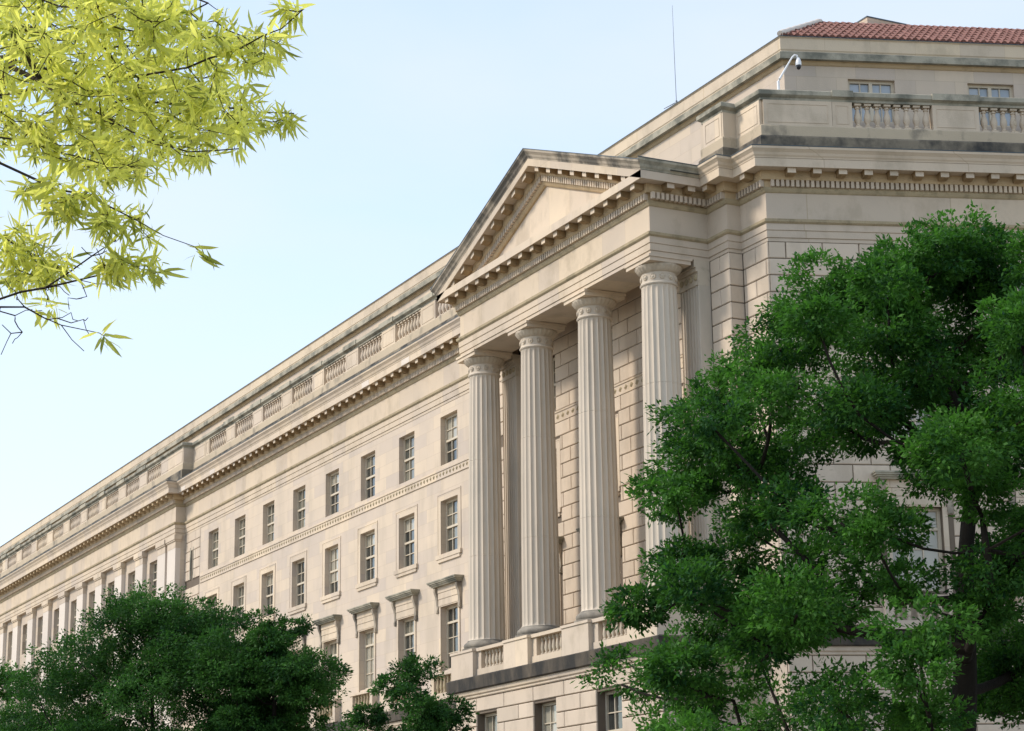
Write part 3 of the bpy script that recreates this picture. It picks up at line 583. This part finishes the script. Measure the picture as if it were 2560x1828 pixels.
pedestal(Pb, PHI, 0.04, 2.36); p = pedestal(Pb, PHI, 2.37, 3.05, cap=True); opening(Pbi, PHI, 3.1, 5.78, 8, p)
for k in range(4):
    a = 5.95+4.31*k; p = pedestal(Pb, PHI, a-.15, a+1.45, cap=True); opening(Pbi, PHI, a+1.5, a+1.5+2.7, 8, p)
PY = PA(Y0); PYi = PA(Y0+.1)
pedestal(PY, 0, XS+.02, CB[0]-.03); pedestal(PA(YP), 0, XR+.04, XS-.03); pedestal(lambda u: (XR, u), math.pi/2, YP+.03, 36.55)
pedestal(PY, 0, XE+1.35, -110.85); pedestal(PY, 0, -110.80, -110.2)
for k in range(8):
    a = -110.13+4.44*k; p = pedestal(PY, 0, a+2.8+.03, a+2.8+1.6, cap=True) if k < 7 else p
    opening(PYi, 0, a+.02, a+2.78, 8, p)
pedestal(PY, 0, -76.2, XM-.05)
t = MB(); t.box(XS-.25, XS+.055, YP-.04, Y0+.2, 24.24, 25.122); t.box(XE+1.05, XE+1.355, YL-.04, Y0+.2, 24.24, 25.122); part('parapet_return', t, M_trim)
PYL, PYLi = PA(YL), PA(YL+.1)
pedestal(PYL, 0, -117.45, XE+1.28)
for k in range(13):
    a = -117.5-4.56*k; p = pedestal(PYL, 0, a-4.5, a-2.78, cap=True); opening(PYLi, 0, a-2.74, a-.02, 8, p)
rf = MB(); rf.sweep([PB(BEND, -.2), PB(0, -.2), (CB[0]-.3, 36.2), (LEFT, 36.2)], [(-2.0, 23.5), (0, 23.5), (0, 23.55), (-2.0, 23.55)]); part('parapet_gutter', rf, M_lead)

# ---- attic storey with small windows, cornice, tiled roof
AT = [PB(BEND, -1.9)]+[tuple(CB+(-1.9)*np.array([(1-math.sin(BANG))/math.cos(BANG), -1]))]+[(LEFT, 37.9)]
SAT = [4.40+4.245*k for k in range(5)]
t = MB(); wall_holes(t, lambda u: PB(u, -1.9), lambda u, d: PB(u, -1.9-d), float(np.dot(np.array(AT[1])-CB, dB)), BEND, 23.4, 27.25, [(s-.83, s+.83, 25.2, 26.77) for s in SAT], .3); part('attic_side_wall', t, M_wallB)
t = MB(); t.quad((LEFT, 37.9, 23.4), (AT[1][0], 37.9, 23.4), (AT[1][0], 37.9, 27.25), (LEFT, 37.9, 27.25)); part('attic_wall', t, M_wall)
for s in SAT:
    q = PB(s, -2.06); me, pl = window_parts(1.66, 1.57, 4, (1, 1.6), 9); o = link('attic_window', me, None, BLD, (q[0], q[1], 25.2+ZC), PHI)
    for loc, pm_ in pl: link('pane', pm_.copy() if False else pm_, M_glassB, o, loc, world_child=False)
    mb_ = bpy.data.meshes.get('mullion') or (lambda b_: (b_.box(-.06, .06, -.05, .1, .1, 1.47), b_.mesh('mullion'))[1])(MB()); link('mullion', mb_, M_frame, o, world_child=False)
t = MB(); t.sweep(AT, [(-.3, 27.2), (.02, 27.2), (.05, 27.24), (.08, 27.33), (.10, 27.345), (-.3, 27.345)]); part('attic_bed_moulding', t, M_carve)
t = MB(); t.sweep(AT, [(-.3, 27.345), (.25, 27.345), (.25, 27.58), (.18, 27.63), (-.3, 27.63)]); part('attic_cornice', t, M_weather)
t = MB(); t.sweep(AT, [(-.3, 27.63), (.17, 27.63), (.17, 27.66), (.2, 27.7), (.2, 28.1), (.25, 28.14), (-.3, 28.14)]); part('attic_coping', t, M_trimB)
t = MB(); t.sweep(AT, [(-.3, 28.141), (.26, 28.141), (.26, 28.165), (-.3, 28.165)]); part('attic_flashing', t, M_lead)
# tiled hip roof
mB = np.array([(1-math.sin(BANG))/math.cos(BANG), -1]); PIT = math.tan(math.radians(31)); OE, OT = -1.72, -5.2
def roofpt(s, o): q = PB(s, o); return (q[0], q[1], 28.17+(OE-o)*PIT)
ce, ct = CB+OE*mB, CB+OT*mB
t = MB(); t.v = [(*PB(BEND, OE), 28.17), (ce[0], ce[1], 28.17), (ct[0], ct[1], 28.17+(OE-OT)*PIT), (*PB(BEND, OT), 28.17+(OE-OT)*PIT), (LEFT, 36-OE, 28.17), (LEFT, 36-OT, 28.17+(OE-OT)*PIT)]; t.f = [(0, 1, 2, 3), (1, 4, 5, 2), (3, 2, 5)]
roof = part('roof', t, M_tile)
rows_, TL = 7, (OE-OT)/math.cos(math.radians(31))/7
tm = MB(); ns_ = 6
for e_, (yy, r_, zz) in enumerate(((0., .10, .035), (TL*1.08, .085, .01))):
    for j in range(ns_+1): a = math.pi*j/ns_; tm.v.append((-r_*math.cos(a), yy, zz+r_*math.sin(a)*.9))
for j in range(ns_): tm.f.append((j, j+1, ns_+2+j, ns_+1+j))
i = len(tm.v); tm.v += [(-.08, .002, .03), (.08, .002, .03)]; tm.f.append(tuple(range(0, ns_+1)))
ME_tile = tm.mesh('roof_tile', 50); ME_tile.materials.append(M_tile)
tilt = Matrix.Rotation(PHI, 4, 'Z') @ Matrix.Rotation(math.radians(31), 4, 'X')
far_tiles = MB(); cnt = 0
slp = (float(np.dot(ct-CB, dB))-float(np.dot(ce-CB, dB)))/(OE-OT)
s0_ = float(np.dot(ce-CB, dB))
s = s0_+.12
while s < 16:
    for r_ in range(rows_):
        o_ = OE-(OE-OT)*r_/rows_
        if s < s0_+slp*(OE-o_)+.05: continue
        p3 = roofpt(s, o_-.02 if r_ == 0 else o_)
        if s < 11.2 and cnt < 300:
            tt = link('roof_tile', ME_tile, None, roof); tt.matrix_parent_inverse = Matrix.Identity(4)
            jit = Matrix.Rotation(random.uniform(-.02, .02), 4, 'Z') @ Matrix.Translation((random.uniform(-.008, .008), random.uniform(-.03, .02), random.uniform(0, .012)))
            tt.matrix_world = Matrix.Translation((p3[0], p3[1], p3[2]+ZC)) @ tilt @ jit; cnt += 1
        else:
            i0 = len(far_tiles.v); far_tiles.v += [tuple((Matrix.Translation(p3) @ tilt) @ Vector(v)) for v in tm.v[:2*ns_+2]]; far_tiles.f += [tuple(i0+q for q in f) for f in tm.f[:ns_]]
    s += .245
part('far_roof_tiles', far_tiles, M_tile, kind='stuff')
hp = MB(); a_, b_ = np.array([ce[0], ce[1], 28.26]), np.array([ct[0], ct[1], 28.24+(OE-OT)*PIT]); hp.tube([a_+(b_-a_)*k/14 for k in range(15)], [.13 if k % 2 else .11 for k in range(15)], 8); part('roof_hip_cap', hp, M_pier, 60)
# plain penthouse block showing over the roof
t = MB(); t.box(-72, -58.05, 44.2, 58, 27, 31.0); part('penthouse', t, M_wall)
t = MB(); t.sweep([(-58.05, 58), (-58.05, 44.2), (-72, 44.2)], [(-.3, 31.0), (.06, 31.0), (.08, 31.1), (.14, 31.14), (.18, 31.4), (-.3, 31.4)]); part('penthouse_cornice', t, M_trim)
t = MB(); t.sweep([(-58.05, 58), (-58.05, 44.2), (-72, 44.2)], [(-.3, 31.401), (.2, 31.401), (.2, 31.45), (-.3, 31.45)]); part('penthouse_flashing', t, M_lead)
# solid core so that nothing shows through
t = MB(); t.box(LEFT, XS-3, 38.6, 60, -ZC, 27.9); part('building_core', t, M_wall)

# ------------------------------------------------------------------ roof fittings
q = PB(.62, -.05); z0 = 25.46+ZC
cmo = empty('security_camera', (q[0], q[1], z0)); tag(cmo, 'white dome security camera on bent pole above the corner balustrade', 'camera')
t = MB(); e = np.array([q[0], q[1], z0]); dv = np.array([dB[0], dB[1], 0])
P_ = [e, e+(0, 0, .36), e+dv*.05+(0, 0, .45), e+dv*.52+(0, 0, 1.24), e+dv*.60+(0, 0, 1.32), e+dv*.68+(0, 0, 1.30), e+dv*.70+(0, 0, 1.2)]
t.tube(P_, [.045, .045, .04, .028, .028, .034, .038], 10); link('pole', t.mesh('pole', 50), M_white, cmo)
t = MB(); hd = e+dv*.72; t.lathe([(.04, 1.22), (.07, 1.16), (.095, 1.08), (.10, 1.0), (.098, .95), (.07, .95)], 20, None, hd[0], hd[1]); t.v = [(a, b, c+z0) for a, b, c in t.v]; link('camera_housing', t.mesh('camera_housing', 50), M_white, cmo)
t = MB(); t.lathe([(.082, .955), (.086, .91), (.07, .85), (.04, .815), (.01, .805)], 18, None, hd[0], hd[1]); t.v = [(a, b, c+z0) for a, b, c in t.v]; link('camera_dome', t.mesh('camera_dome', 60), M_dark, cmo)
an = empty('roof_antenna', (-61.41, 37.75, 28.165+ZC)); tag(an, 'thin upright whip antenna standing on the roof edge', 'antenna')
b0 = np.array([-61.41, 37.75, 28.165+ZC]); t = MB(); t.tube([b0+(0, 0, .1), b0+(-.03, 0, 2), b0+(-.05, 0, 4.0)], [.014, .012, .008], 6); link('rod', t.mesh('rod', 60), M_metal, an)
t = MB(); t.lathe([(.09, 0), (.09, .04), (.05, .06), (.04, .16)], 10, None, b0[0], b0[1]); t.v = [(a, b, c+b0[2]) for a, b, c in t.v]; t.tube([b0+(0, 0, .1), b0+(-.9, 0, .16)], [.02, .012], 6); link('base', t.mesh('base', 50), M_metal, an)

# ------------------------------------------------------------------ trees
def leaf_mesh(name, cen, ax, nr, ln, wd, tint, m, lens=False):
    """many leaf blades in one mesh: centre base, axis, normal, length, width"""
    n = len(cen); sd = np.cross(ax, nr); sd /= np.linalg.norm(sd, axis=1)[:, None]+1e-9; nr2 = np.cross(sd, ax)
    l_ = ln[:, None]; w_ = wd[:, None]
    if lens:
        P = [cen, cen+ax*l_*.3+sd*w_*.5+nr2*w_*.12, cen+ax*l_*.68+sd*w_*.42+nr2*w_*.08, cen+ax*l_-nr2*l_*.08, cen+ax*l_*.68-sd*w_*.42+nr2*w_*.08, cen+ax*l_*.3-sd*w_*.5+nr2*w_*.12]
        F = [(0, 1, 5), (1, 2, 4, 5), (2, 3, 4)]
    else:
        P = [cen, cen+ax*l_*.5+sd*w_*.5, cen+ax*l_, cen+ax*l_*.5-sd*w_*.5]; F = [(0, 1, 2, 3)]
    k = len(P); V = np.stack(P, 1).reshape(-1, 3)
    li = np.concatenate([np.array(f) for f in F]); ls = np.array([len(f) for f in F])
    loops = (np.arange(n)[:, None]*k+li[None]).ravel(); tot = np.tile(ls, n); st = np.concatenate([[0], np.cumsum(tot)[:-1]])
    me = bpy.data.meshes.new(name); me.vertices.add(len(V)); me.vertices.foreach_set('co', V.astype(np.float32).ravel())
    me.loops.add(len(loops)); me.loops.foreach_set('vertex_index', loops.astype(np.int32)); me.polygons.add(len(tot)); me.polygons.foreach_set('loop_start', st.astype(np.int32)); me.polygons.foreach_set('loop_total', tot.astype(np.int32))
    me.update(calc_edges=True); a = me.attributes.new('tint', 'FLOAT', 'POINT'); a.data.foreach_set('value', np.repeat(tint, k).astype(np.float32)); me.materials.append(m); return me
def unit(v): return v/(np.linalg.norm(v, axis=-1, keepdims=True)+1e-9)
def skeleton(nodes, par, targets, order, step, bend=.25, up=1.2):
    """grow branches from existing nodes to every target; returns nodes, parents and tip index of each target"""
    tips = []
    for ti in order:
        T = targets[ti]; A = np.array(nodes); d = np.linalg.norm(A-T, axis=1)+up*np.maximum(0, A[:, 2]-T[2]+.2)+(0 if up else .9*np.abs(A[:, 2]-T[2]))
        j = int(np.argmin(d)); a = A[j]; n = max(2, int(np.linalg.norm(T-a)/step)); base = j
        nrm = rng.normal(0, 1, 3)*bend*.35*np.linalg.norm(T-a)/3; sag = np.array([0, 0, -bend*.25*np.linalg.norm(T[:2]-a[:2])])
        for k in range(1, n+1):
            u = k/n; p = a*(1-u)+T*u+(nrm+sag)*math.sin(math.pi*u); nodes.append(p); par.append(base); base = len(nodes)-1
        tips.append((ti, base))
    return nodes, par, tips
def branch_tubes(nodes, par, r_tip, expo, r_min_show=0., cut=None, seg=5, rmax=9.):
    n = len(nodes); ar = np.full(n, 0.); ch = [[] for _ in range(n)]
    for i in range(n):
        if par[i] >= 0: ch[par[i]].append(i)
    for i in range(n-1, -1, -1):
        ar[i] = (sum(ar[c]**expo for c in ch[i]))**(1/expo) if ch[i] else r_tip
    ar = np.minimum(ar, rmax)
    mb = MB(); seen = set()
    def chain(i):
        pts, rd = [], []
        if par[i] >= 0: pts.append(nodes[par[i]]); rd.append(min(ar[par[i]], ar[i]*1.25))
        while True:
            pts.append(nodes[i]); rd.append(ar[i])
            if not ch[i]: break
            c = max(ch[i], key=lambda q: ar[q])
            for o in ch[i]:
                if o != c: starts.append(o)
            i = c
        if max(rd) >= r_min_show and len(pts) > 1: mb.tube(pts, rd, seg if max(rd) < .08 else 9)
    starts = [i for i in range(n) if par[i] < 0]
    while starts: chain(starts.pop())
    return mb
def make_tree(name, label, base, height, env, n_puff, puff_r, n_leaf, leaf, m_leaf, lean=(0, 0), seed=0, trunk_r=.25, fork=.25, hole=.0, low=.18, dens=None, group=None, tipr=.02, ttop=.9):
    """env(t, az) crown radius at relative height t; puffs of leaves along branch ends"""
    global rng; rng = np.random.default_rng(seed)
    root = empty(name, tuple(base)); tag(root, label, 'tree', group)
    b = np.array(base); nodes = []; par = []; nt_ = 10; top = height*.93
    for k in range(nt_+1): u = k/nt_; nodes.append(b+np.array([lean[0]*u**1.5+.12*math.sin(3*u+seed), lean[1]*u**1.5+.12*math.cos(4*u+seed), top*u*ttop])); par.append(k-1)
    T = []; tries = 0
    while len(T) < n_puff and tries < n_puff*60:
        tries += 1
        t_ = rng.uniform(low, 1); az = rng.uniform(0, 2*math.pi); R = env(t_, az); rr = R*math.sqrt(rng.uniform(.06, 1))
        p = b+np.array([lean[0]*t_**1.5+rr*math.cos(az), lean[1]*t_**1.5+rr*math.sin(az), height*t_])
        if rr < hole*R and t_ < .72: continue
        if all(np.linalg.norm((p-q)*np.array([1, 1, 1.35])) > puff_r*.74 for q in T): T.append(p)
    T = np.array(T); d = np.hypot(T[:, 0]-b[0]-lean[0]*.5, T[:, 1]-b[1]-lean[1]*.5)+.25*np.abs(T[:, 2]-b[2]-height*.45)
    sub = [i for i in range(nt_+1)]
    nn, pp = nodes, par
    # branches leave the trunk between the fork and the top
    lowk = max(1, int(fork*nt_)); keep = np.array(nodes)
    for i in range(lowk): nodes[i] = nodes[i]-np.array([0, 0, 0])
    hid = [n_.copy() for n_ in nodes]
    nodes, par, tips = skeleton(nodes, par, T-np.array([0, 0, .15]), np.argsort(d), .55)
    mb = branch_tubes(nodes, par, tipr, 2.0, .0, seg=5, rmax=trunk_r)
    link('trunk', mb.mesh('trunk', 60), M_bark, root)
    # leaves
    cen, ax, nr, tint = [], [], [], []
    per = n_leaf//len(T)
    for i, p in enumerate(T):
        k = int(per*rng.uniform(.6, 1.4)); pr = puff_r*rng.uniform(.75, 1.2)
        # sprays inside a puff
        ks = max(5, k//55); sc_ = unit(rng.normal(0, 1, (ks, 3)))*(rng.uniform(.15, 1, (ks, 1))**.45)*pr*np.array([1, 1, .58]); sc_[:, 2] += .1*pr
        idx = rng.integers(0, ks, k); off = np.clip(rng.normal(0, 1, (k, 3)), -1.7, 1.7)*pr*.135*np.array([1, 1, .7])
        c_ = p+sc_[idx]+off; out = unit(sc_[idx]+off*1.2+rng.normal(0, .35, (k, 3))*pr)
        a_ = unit(out+rng.normal(0, .5, (k, 3))+np.array([0, 0, -.15])); n_ = unit(rng.normal(0, .55, (k, 3))+np.array([0, 0, 1.])+.35*out)
        cen.append(c_); ax.append(a_); nr.append(n_); tt_ = rng.uniform(.02, .5)+rng.uniform(-.15, .45, ks)[idx]; tint.append(np.clip(tt_+rng.normal(0, .13, k), 0, 1))
    cen, ax, nr, tint = map(np.concatenate, (cen, ax, nr, tint)); n = len(cen)
    me = leaf_mesh('crown', cen, ax, nr, leaf*rng.uniform(.5, 1.5, n), leaf*.5*rng.uniform(.6, 1.4, n), tint, m_leaf)
    tag(link('crown', me, None, root), kind='stuff')
    return root
def gpos(px, d):
    p = at(px, 1700, d); return (float(p[0]), float(p[1]), 0.)
# big elm at the corner
tx = np.array([3.0, 4.5, 6.0, 7.5, 9.0, 10.2, 11.3, 12.3, 13.2, 14.0, 14.6]); tr = np.array([6.0, 7.0, 6.9, 6.1, 5.6, 5.8, 5.45, 4.5, 3.3, 2.1, .6])
def env_elm(t, az): z = t*14.6; return float(np.interp(z, tx, tr))*(1+.10*math.sin(2*az+1)+.08*math.sin(3*az+.4))
make_tree('elm_tree', 'large green elm with spreading dark limbs in front of the building corner', gpos(2375, 40), 14.3, env_elm, 228, .86, 450000, .11, M_leaf, (.25, .2), 3, .46, .25, low=.13, hole=.36, tipr=.028, ttop=.5)
def env_dome(r, zm, pw=2.2):
    return lambda t, az: r*max(.05, (1-abs((t-zm)/(1-zm if t > zm else zm*1.15))**pw))**.5*(1+.14*math.sin(2*az+.7)+.13*math.sin(5*az+9*t))
make_tree('maple_tree', 'wide dense dark green tree covering the far left colonnade', gpos(385, 62), 10.0, env_dome(5.0, .45, 2.6), 140, 1.05, 300000, .105, M_leaf2, (0, 0), 5, .26, low=.22)
make_tree('maple_tree', 'lighter open-crowned tree just right of the dense left tree', gpos(680, 58), 9.1, env_dome(1.8, .5, 2.6), 55, .75, 90000, .1, M_leaf2, (0, 0), 9, .2, low=.25)
make_tree('maple_tree', 'small leafy tree below the left end of the portico', gpos(1020, 52), 7.1, env_dome(1.45, .5), 36, .58, 50000, .095, M_leaf2, (0, 0), 21, .15, low=.3)
make_tree('maple_tree', 'tree cut by the left picture edge beside the dense tree', gpos(-60, 66), 9.0, env_dome(2.8, .5), 40, .9, 75000, .11, M_leaf, (0, 0), 33, .2, low=.25)

# ---- overhanging oak branch near the camera
rng = np.random.default_rng(77)
oak = empty('oak_tree', tuple(at(-1500, 1700, 9.5)*np.array([1, 1, 0]))); tag(oak, 'overhanging oak branches with narrow sunlit yellow-green leaves, nearest the viewer', 'tree')
LIMBS = [[(-260, 250, 8.9), (-120, 170, 8.8), (15, 145, 8.7), (74, 163, 8.6), (209, 183, 8.5), (345, 191, 8.3), (420, 178, 8.2), (523, 146, 8.1), (614, 114, 8.0), (704, 72, 7.9), (759, 23, 7.9)],
 [(15, 145, 8.7), (34, 170, 8.6), (103, 204, 8.4), (148, 239, 8.3), (209, 266, 8.2), (330, 330, 8.0), (470, 380, 7.9), (600, 372, 7.8)],
 [(-200, 260, 9.4), (0, 238, 9.3), (91, 224, 9.2), (118, 222, 9.2), (300, 250, 9.0), (480, 265, 8.9), (640, 280, 8.8), (735, 284, 8.8)],
 [(-200, 320, 8.2), (0, 344, 8.2), (98, 364, 8.1), (197, 392, 8.0), (249, 408, 8.0), (350, 420, 7.9)],
 [(-200, 330, 7.8), (0, 408, 7.8), (74, 442, 7.75), (147, 476, 7.7), (266, 513, 7.6), (340, 550, 7.6), (408, 589, 7.5), (487, 617, 7.5)],
 [(-200, 800, 8.0), (0, 748, 8.0), (113, 720, 8.0), (198, 700, 8.0), (283, 677, 7.9)], [(113, 720, 8.0), (230, 640, 7.9), (290, 600, 7.9)],
 [(-200, 790, 7.9), (0, 768, 7.9), (62, 768, 7.9), (153, 813, 7.8), (249, 833, 7.8)], [(153, 813, 7.8), (180, 850, 7.8), (210, 878, 7.8)],
 [(-200, 90, 9.2), (0, 66, 9.1), (111, 70, 9.0), (172, 57, 8.9), (222, 42, 8.8)], [(-100, -80, 8.6), (106, 0, 8.6), (148, 16, 8.5), (222, 23, 8.4), (259, 22, 8.4), (330, 60, 8.3)],
 [(-200, 600, 8.6), (0, 590, 8.6), (90, 640, 8.6), (170, 690, 8.5)], [(60, -120, 8.9), (250, -60, 8.8), (400, -30, 8.7), (520, 8, 8.6)]]
trunk_xy = at(-1500, 1700, 9.5)
nodes, par = [], []
tb = [np.array([trunk_xy[0], trunk_xy[1], z]) for z in (0, 1.2, 2.4, 3.6, 4.8, 6.0, 7.2, 8.5)]
for k, p in enumerate(tb): nodes.append(p); par.append(k-1)
for Lm in LIMBS:
    pts = [at(*q) for q in Lm]; A = np.array(nodes); j = int(np.argmin(np.linalg.norm(A-pts[0], axis=1)))
    if np.linalg.norm(A[j]-pts[0]) > .02:
        if j < 8: j = min(6, max(2, int(pts[0][2]/1.2)-1))
        a = np.array(nodes[j]); n = 7
        for k in range(1, n): u = k/n; nodes.append(a*(1-u)+pts[0]*u+np.array([0, 0, .35])*math.sin(math.pi*u)); par.append(j if k == 1 else len(nodes)-2)
        nodes.append(pts[0]); par.append(len(nodes)-2); j = len(nodes)-1
    for q in pts[1:]:
        a = np.array(nodes[j]); n = max(1, int(np.linalg.norm(q-a)/.09))
        for k in range(1, n+1): nodes.append(a+(q-a)*k/n+(rng.normal(0, .006, 3) if k < n else 0)); par.append(j); j = len(nodes)-1
n_limb = len(nodes)
def inpoly(x, y, P):
    c = False; j = len(P)-1
    for i in range(len(P)):
        if (P[i][1] > y) != (P[j][1] > y) and x < (P[j][0]-P[i][0])*(y-P[i][1])/(P[j][1]-P[i][1])+P[i][0]: c = not c
        j = i
    return c
ZONES = [([(-150, -120), (470, -120), (450, 40), (520, 90), (640, 75), (720, 60), (700, 150), (640, 190), (610, 260), (650, 320), (600, 375), (500, 390), (400, 430), (380, 480), (280, 470), (200, 430), (120, 400), (0, 420), (-150, 430)], 690, (7.6, 10.2)),
 ([(-100, 545), (20, 560), (90, 600), (170, 640), (180, 690), (100, 720), (0, 700), (-100, 720)], 55, (8.2, 8.9)),
 ([(290, 610), (340, 625), (400, 650), (420, 680), (360, 700), (290, 700)], 11, (7.6, 8.0)),
 ([(60, 430), (250, 480), (400, 560), (380, 600), (200, 560), (60, 500)], 34, (7.4, 7.8)),
 ([(620, 250), (730, 270), (730, 300), (640, 310)], 8, (8.7, 8.9)), ([(470, 605), (495, 605), (495, 630), (470, 630)], 1, (7.5, 7.52)), ([(255, 825), (275, 825), (275, 845), (255, 845)], 1, (7.8, 7.81)),
 ([(160, 640), (280, 640), (280, 760), (100, 780)], 6, (7.8, 8.1)), ([(480, 10), (560, 30), (540, 60)], 2, (8.4, 8.7)), ([(700, 20), (750, 20), (740, 60), (700, 70)], 4, (7.85, 7.95))]
T = []
for poly, n, (d0, d1) in ZONES:
    xs = [q[0] for q in poly]; ys = [q[1] for q in poly]; k = 0
    while k < n:
        x, y = rng.uniform(min(xs), max(xs)), rng.uniform(min(ys), max(ys))
        if inpoly(x, y, poly): T.append(at(x, y, rng.uniform(d0, d1))); k += 1
n_leafy = len(T)
for poly, n, d0, d1 in (([(0, 690), (120, 690), (260, 760), (240, 860), (120, 850), (0, 900)], 26, 7.8, 8.0), ([(90, 440), (300, 520), (260, 640), (120, 600)], 18, 7.6, 7.9), ([(200, 640), (300, 590), (290, 700)], 8, 7.8, 8.0)):
    k = 0
    while k < n:
        x, y = rng.uniform(0, 320), rng.uniform(430, 900)
        if inpoly(x, y, poly): T.append(at(x, y, rng.uniform(d0, d1))); k += 1
T = np.array(T)
LN = np.array(nodes); order = np.argsort([np.min(np.linalg.norm(LN-t_, axis=1)) for t_ in T])
nodes, par, tips = skeleton(nodes, par, T, order, .12, .5, 0)
mb = branch_tubes(nodes, par, .0016, 2.6, .0, seg=5, rmax=.16)
link('branches', mb.mesh('branches', 60), M_barkO, oak)
cen, ax, nr, ln, wd, tint = [], [], [], [], [], []
NA = np.array(nodes)
def rosette(p, dirn, k, base_t):
    for _ in range(k):
        a = unit(dirn*rng.uniform(.1, .9)+rng.normal(0, .75, 3)+np.array([0, 0, -.42])); cen.append(p+rng.normal(0, .012, 3)); ax.append(a)
        nr.append(unit(rng.normal(0, 1, 3)+np.array([0, 0, .6]))); l_ = rng.uniform(.05, .108); ln.append(l_); wd.append(l_*rng.uniform(.11, .17)); tint.append(np.clip(base_t+rng.normal(0, .28), 0, 1))
for ti, tip in tips:
    if ti >= n_leafy: continue
    p = NA[tip]; dr = unit(p-NA[par[tip]]); t0 = rng.uniform(.32, 1.1); rosette(p, dr, int(rng.integers(8, 14)), t0)
    q = par[tip]; c_ = 0
    while q > n_limb and c_ < 5:
        rosette(NA[q], unit(rng.normal(0, 1, 3)), int(rng.integers(1, 4)), t0); q = par[q]; c_ += 1
cen, ax, nr, ln, wd, tint = (np.array(v) for v in (cen, ax, nr, ln, wd, tint))
# the 300 leaves that stand most clearly at the fringe are single pieces
rel = cen-np.array([0, 0, ZC]); dep = rel@FW; ppx = W_PX/2+F_PX*(rel@RT)/dep; ppy = H_PX/2-F_PX*(rel@UP)/dep
inside = (ppx > 0) & (ppy > 0); score = np.where(inside, ppx*1.0+ppy*.75, -1e9)+rng.normal(0, 25, len(cen)); pick = np.argsort(-score)[:300]; mask = np.zeros(len(cen), bool); mask[pick] = True
rest = ~mask
tag(link('leaf_mass', leaf_mesh('leaf_mass', cen[rest], ax[rest], nr[rest], ln[rest], wd[rest], tint[rest], M_oak, True), None, oak), kind='stuff')
for i in pick: link('leaf', leaf_mesh('leaf', cen[i:i+1], ax[i:i+1], nr[i:i+1], ln[i:i+1], wd[i:i+1], tint[i:i+1], M_oak, True), None, oak)
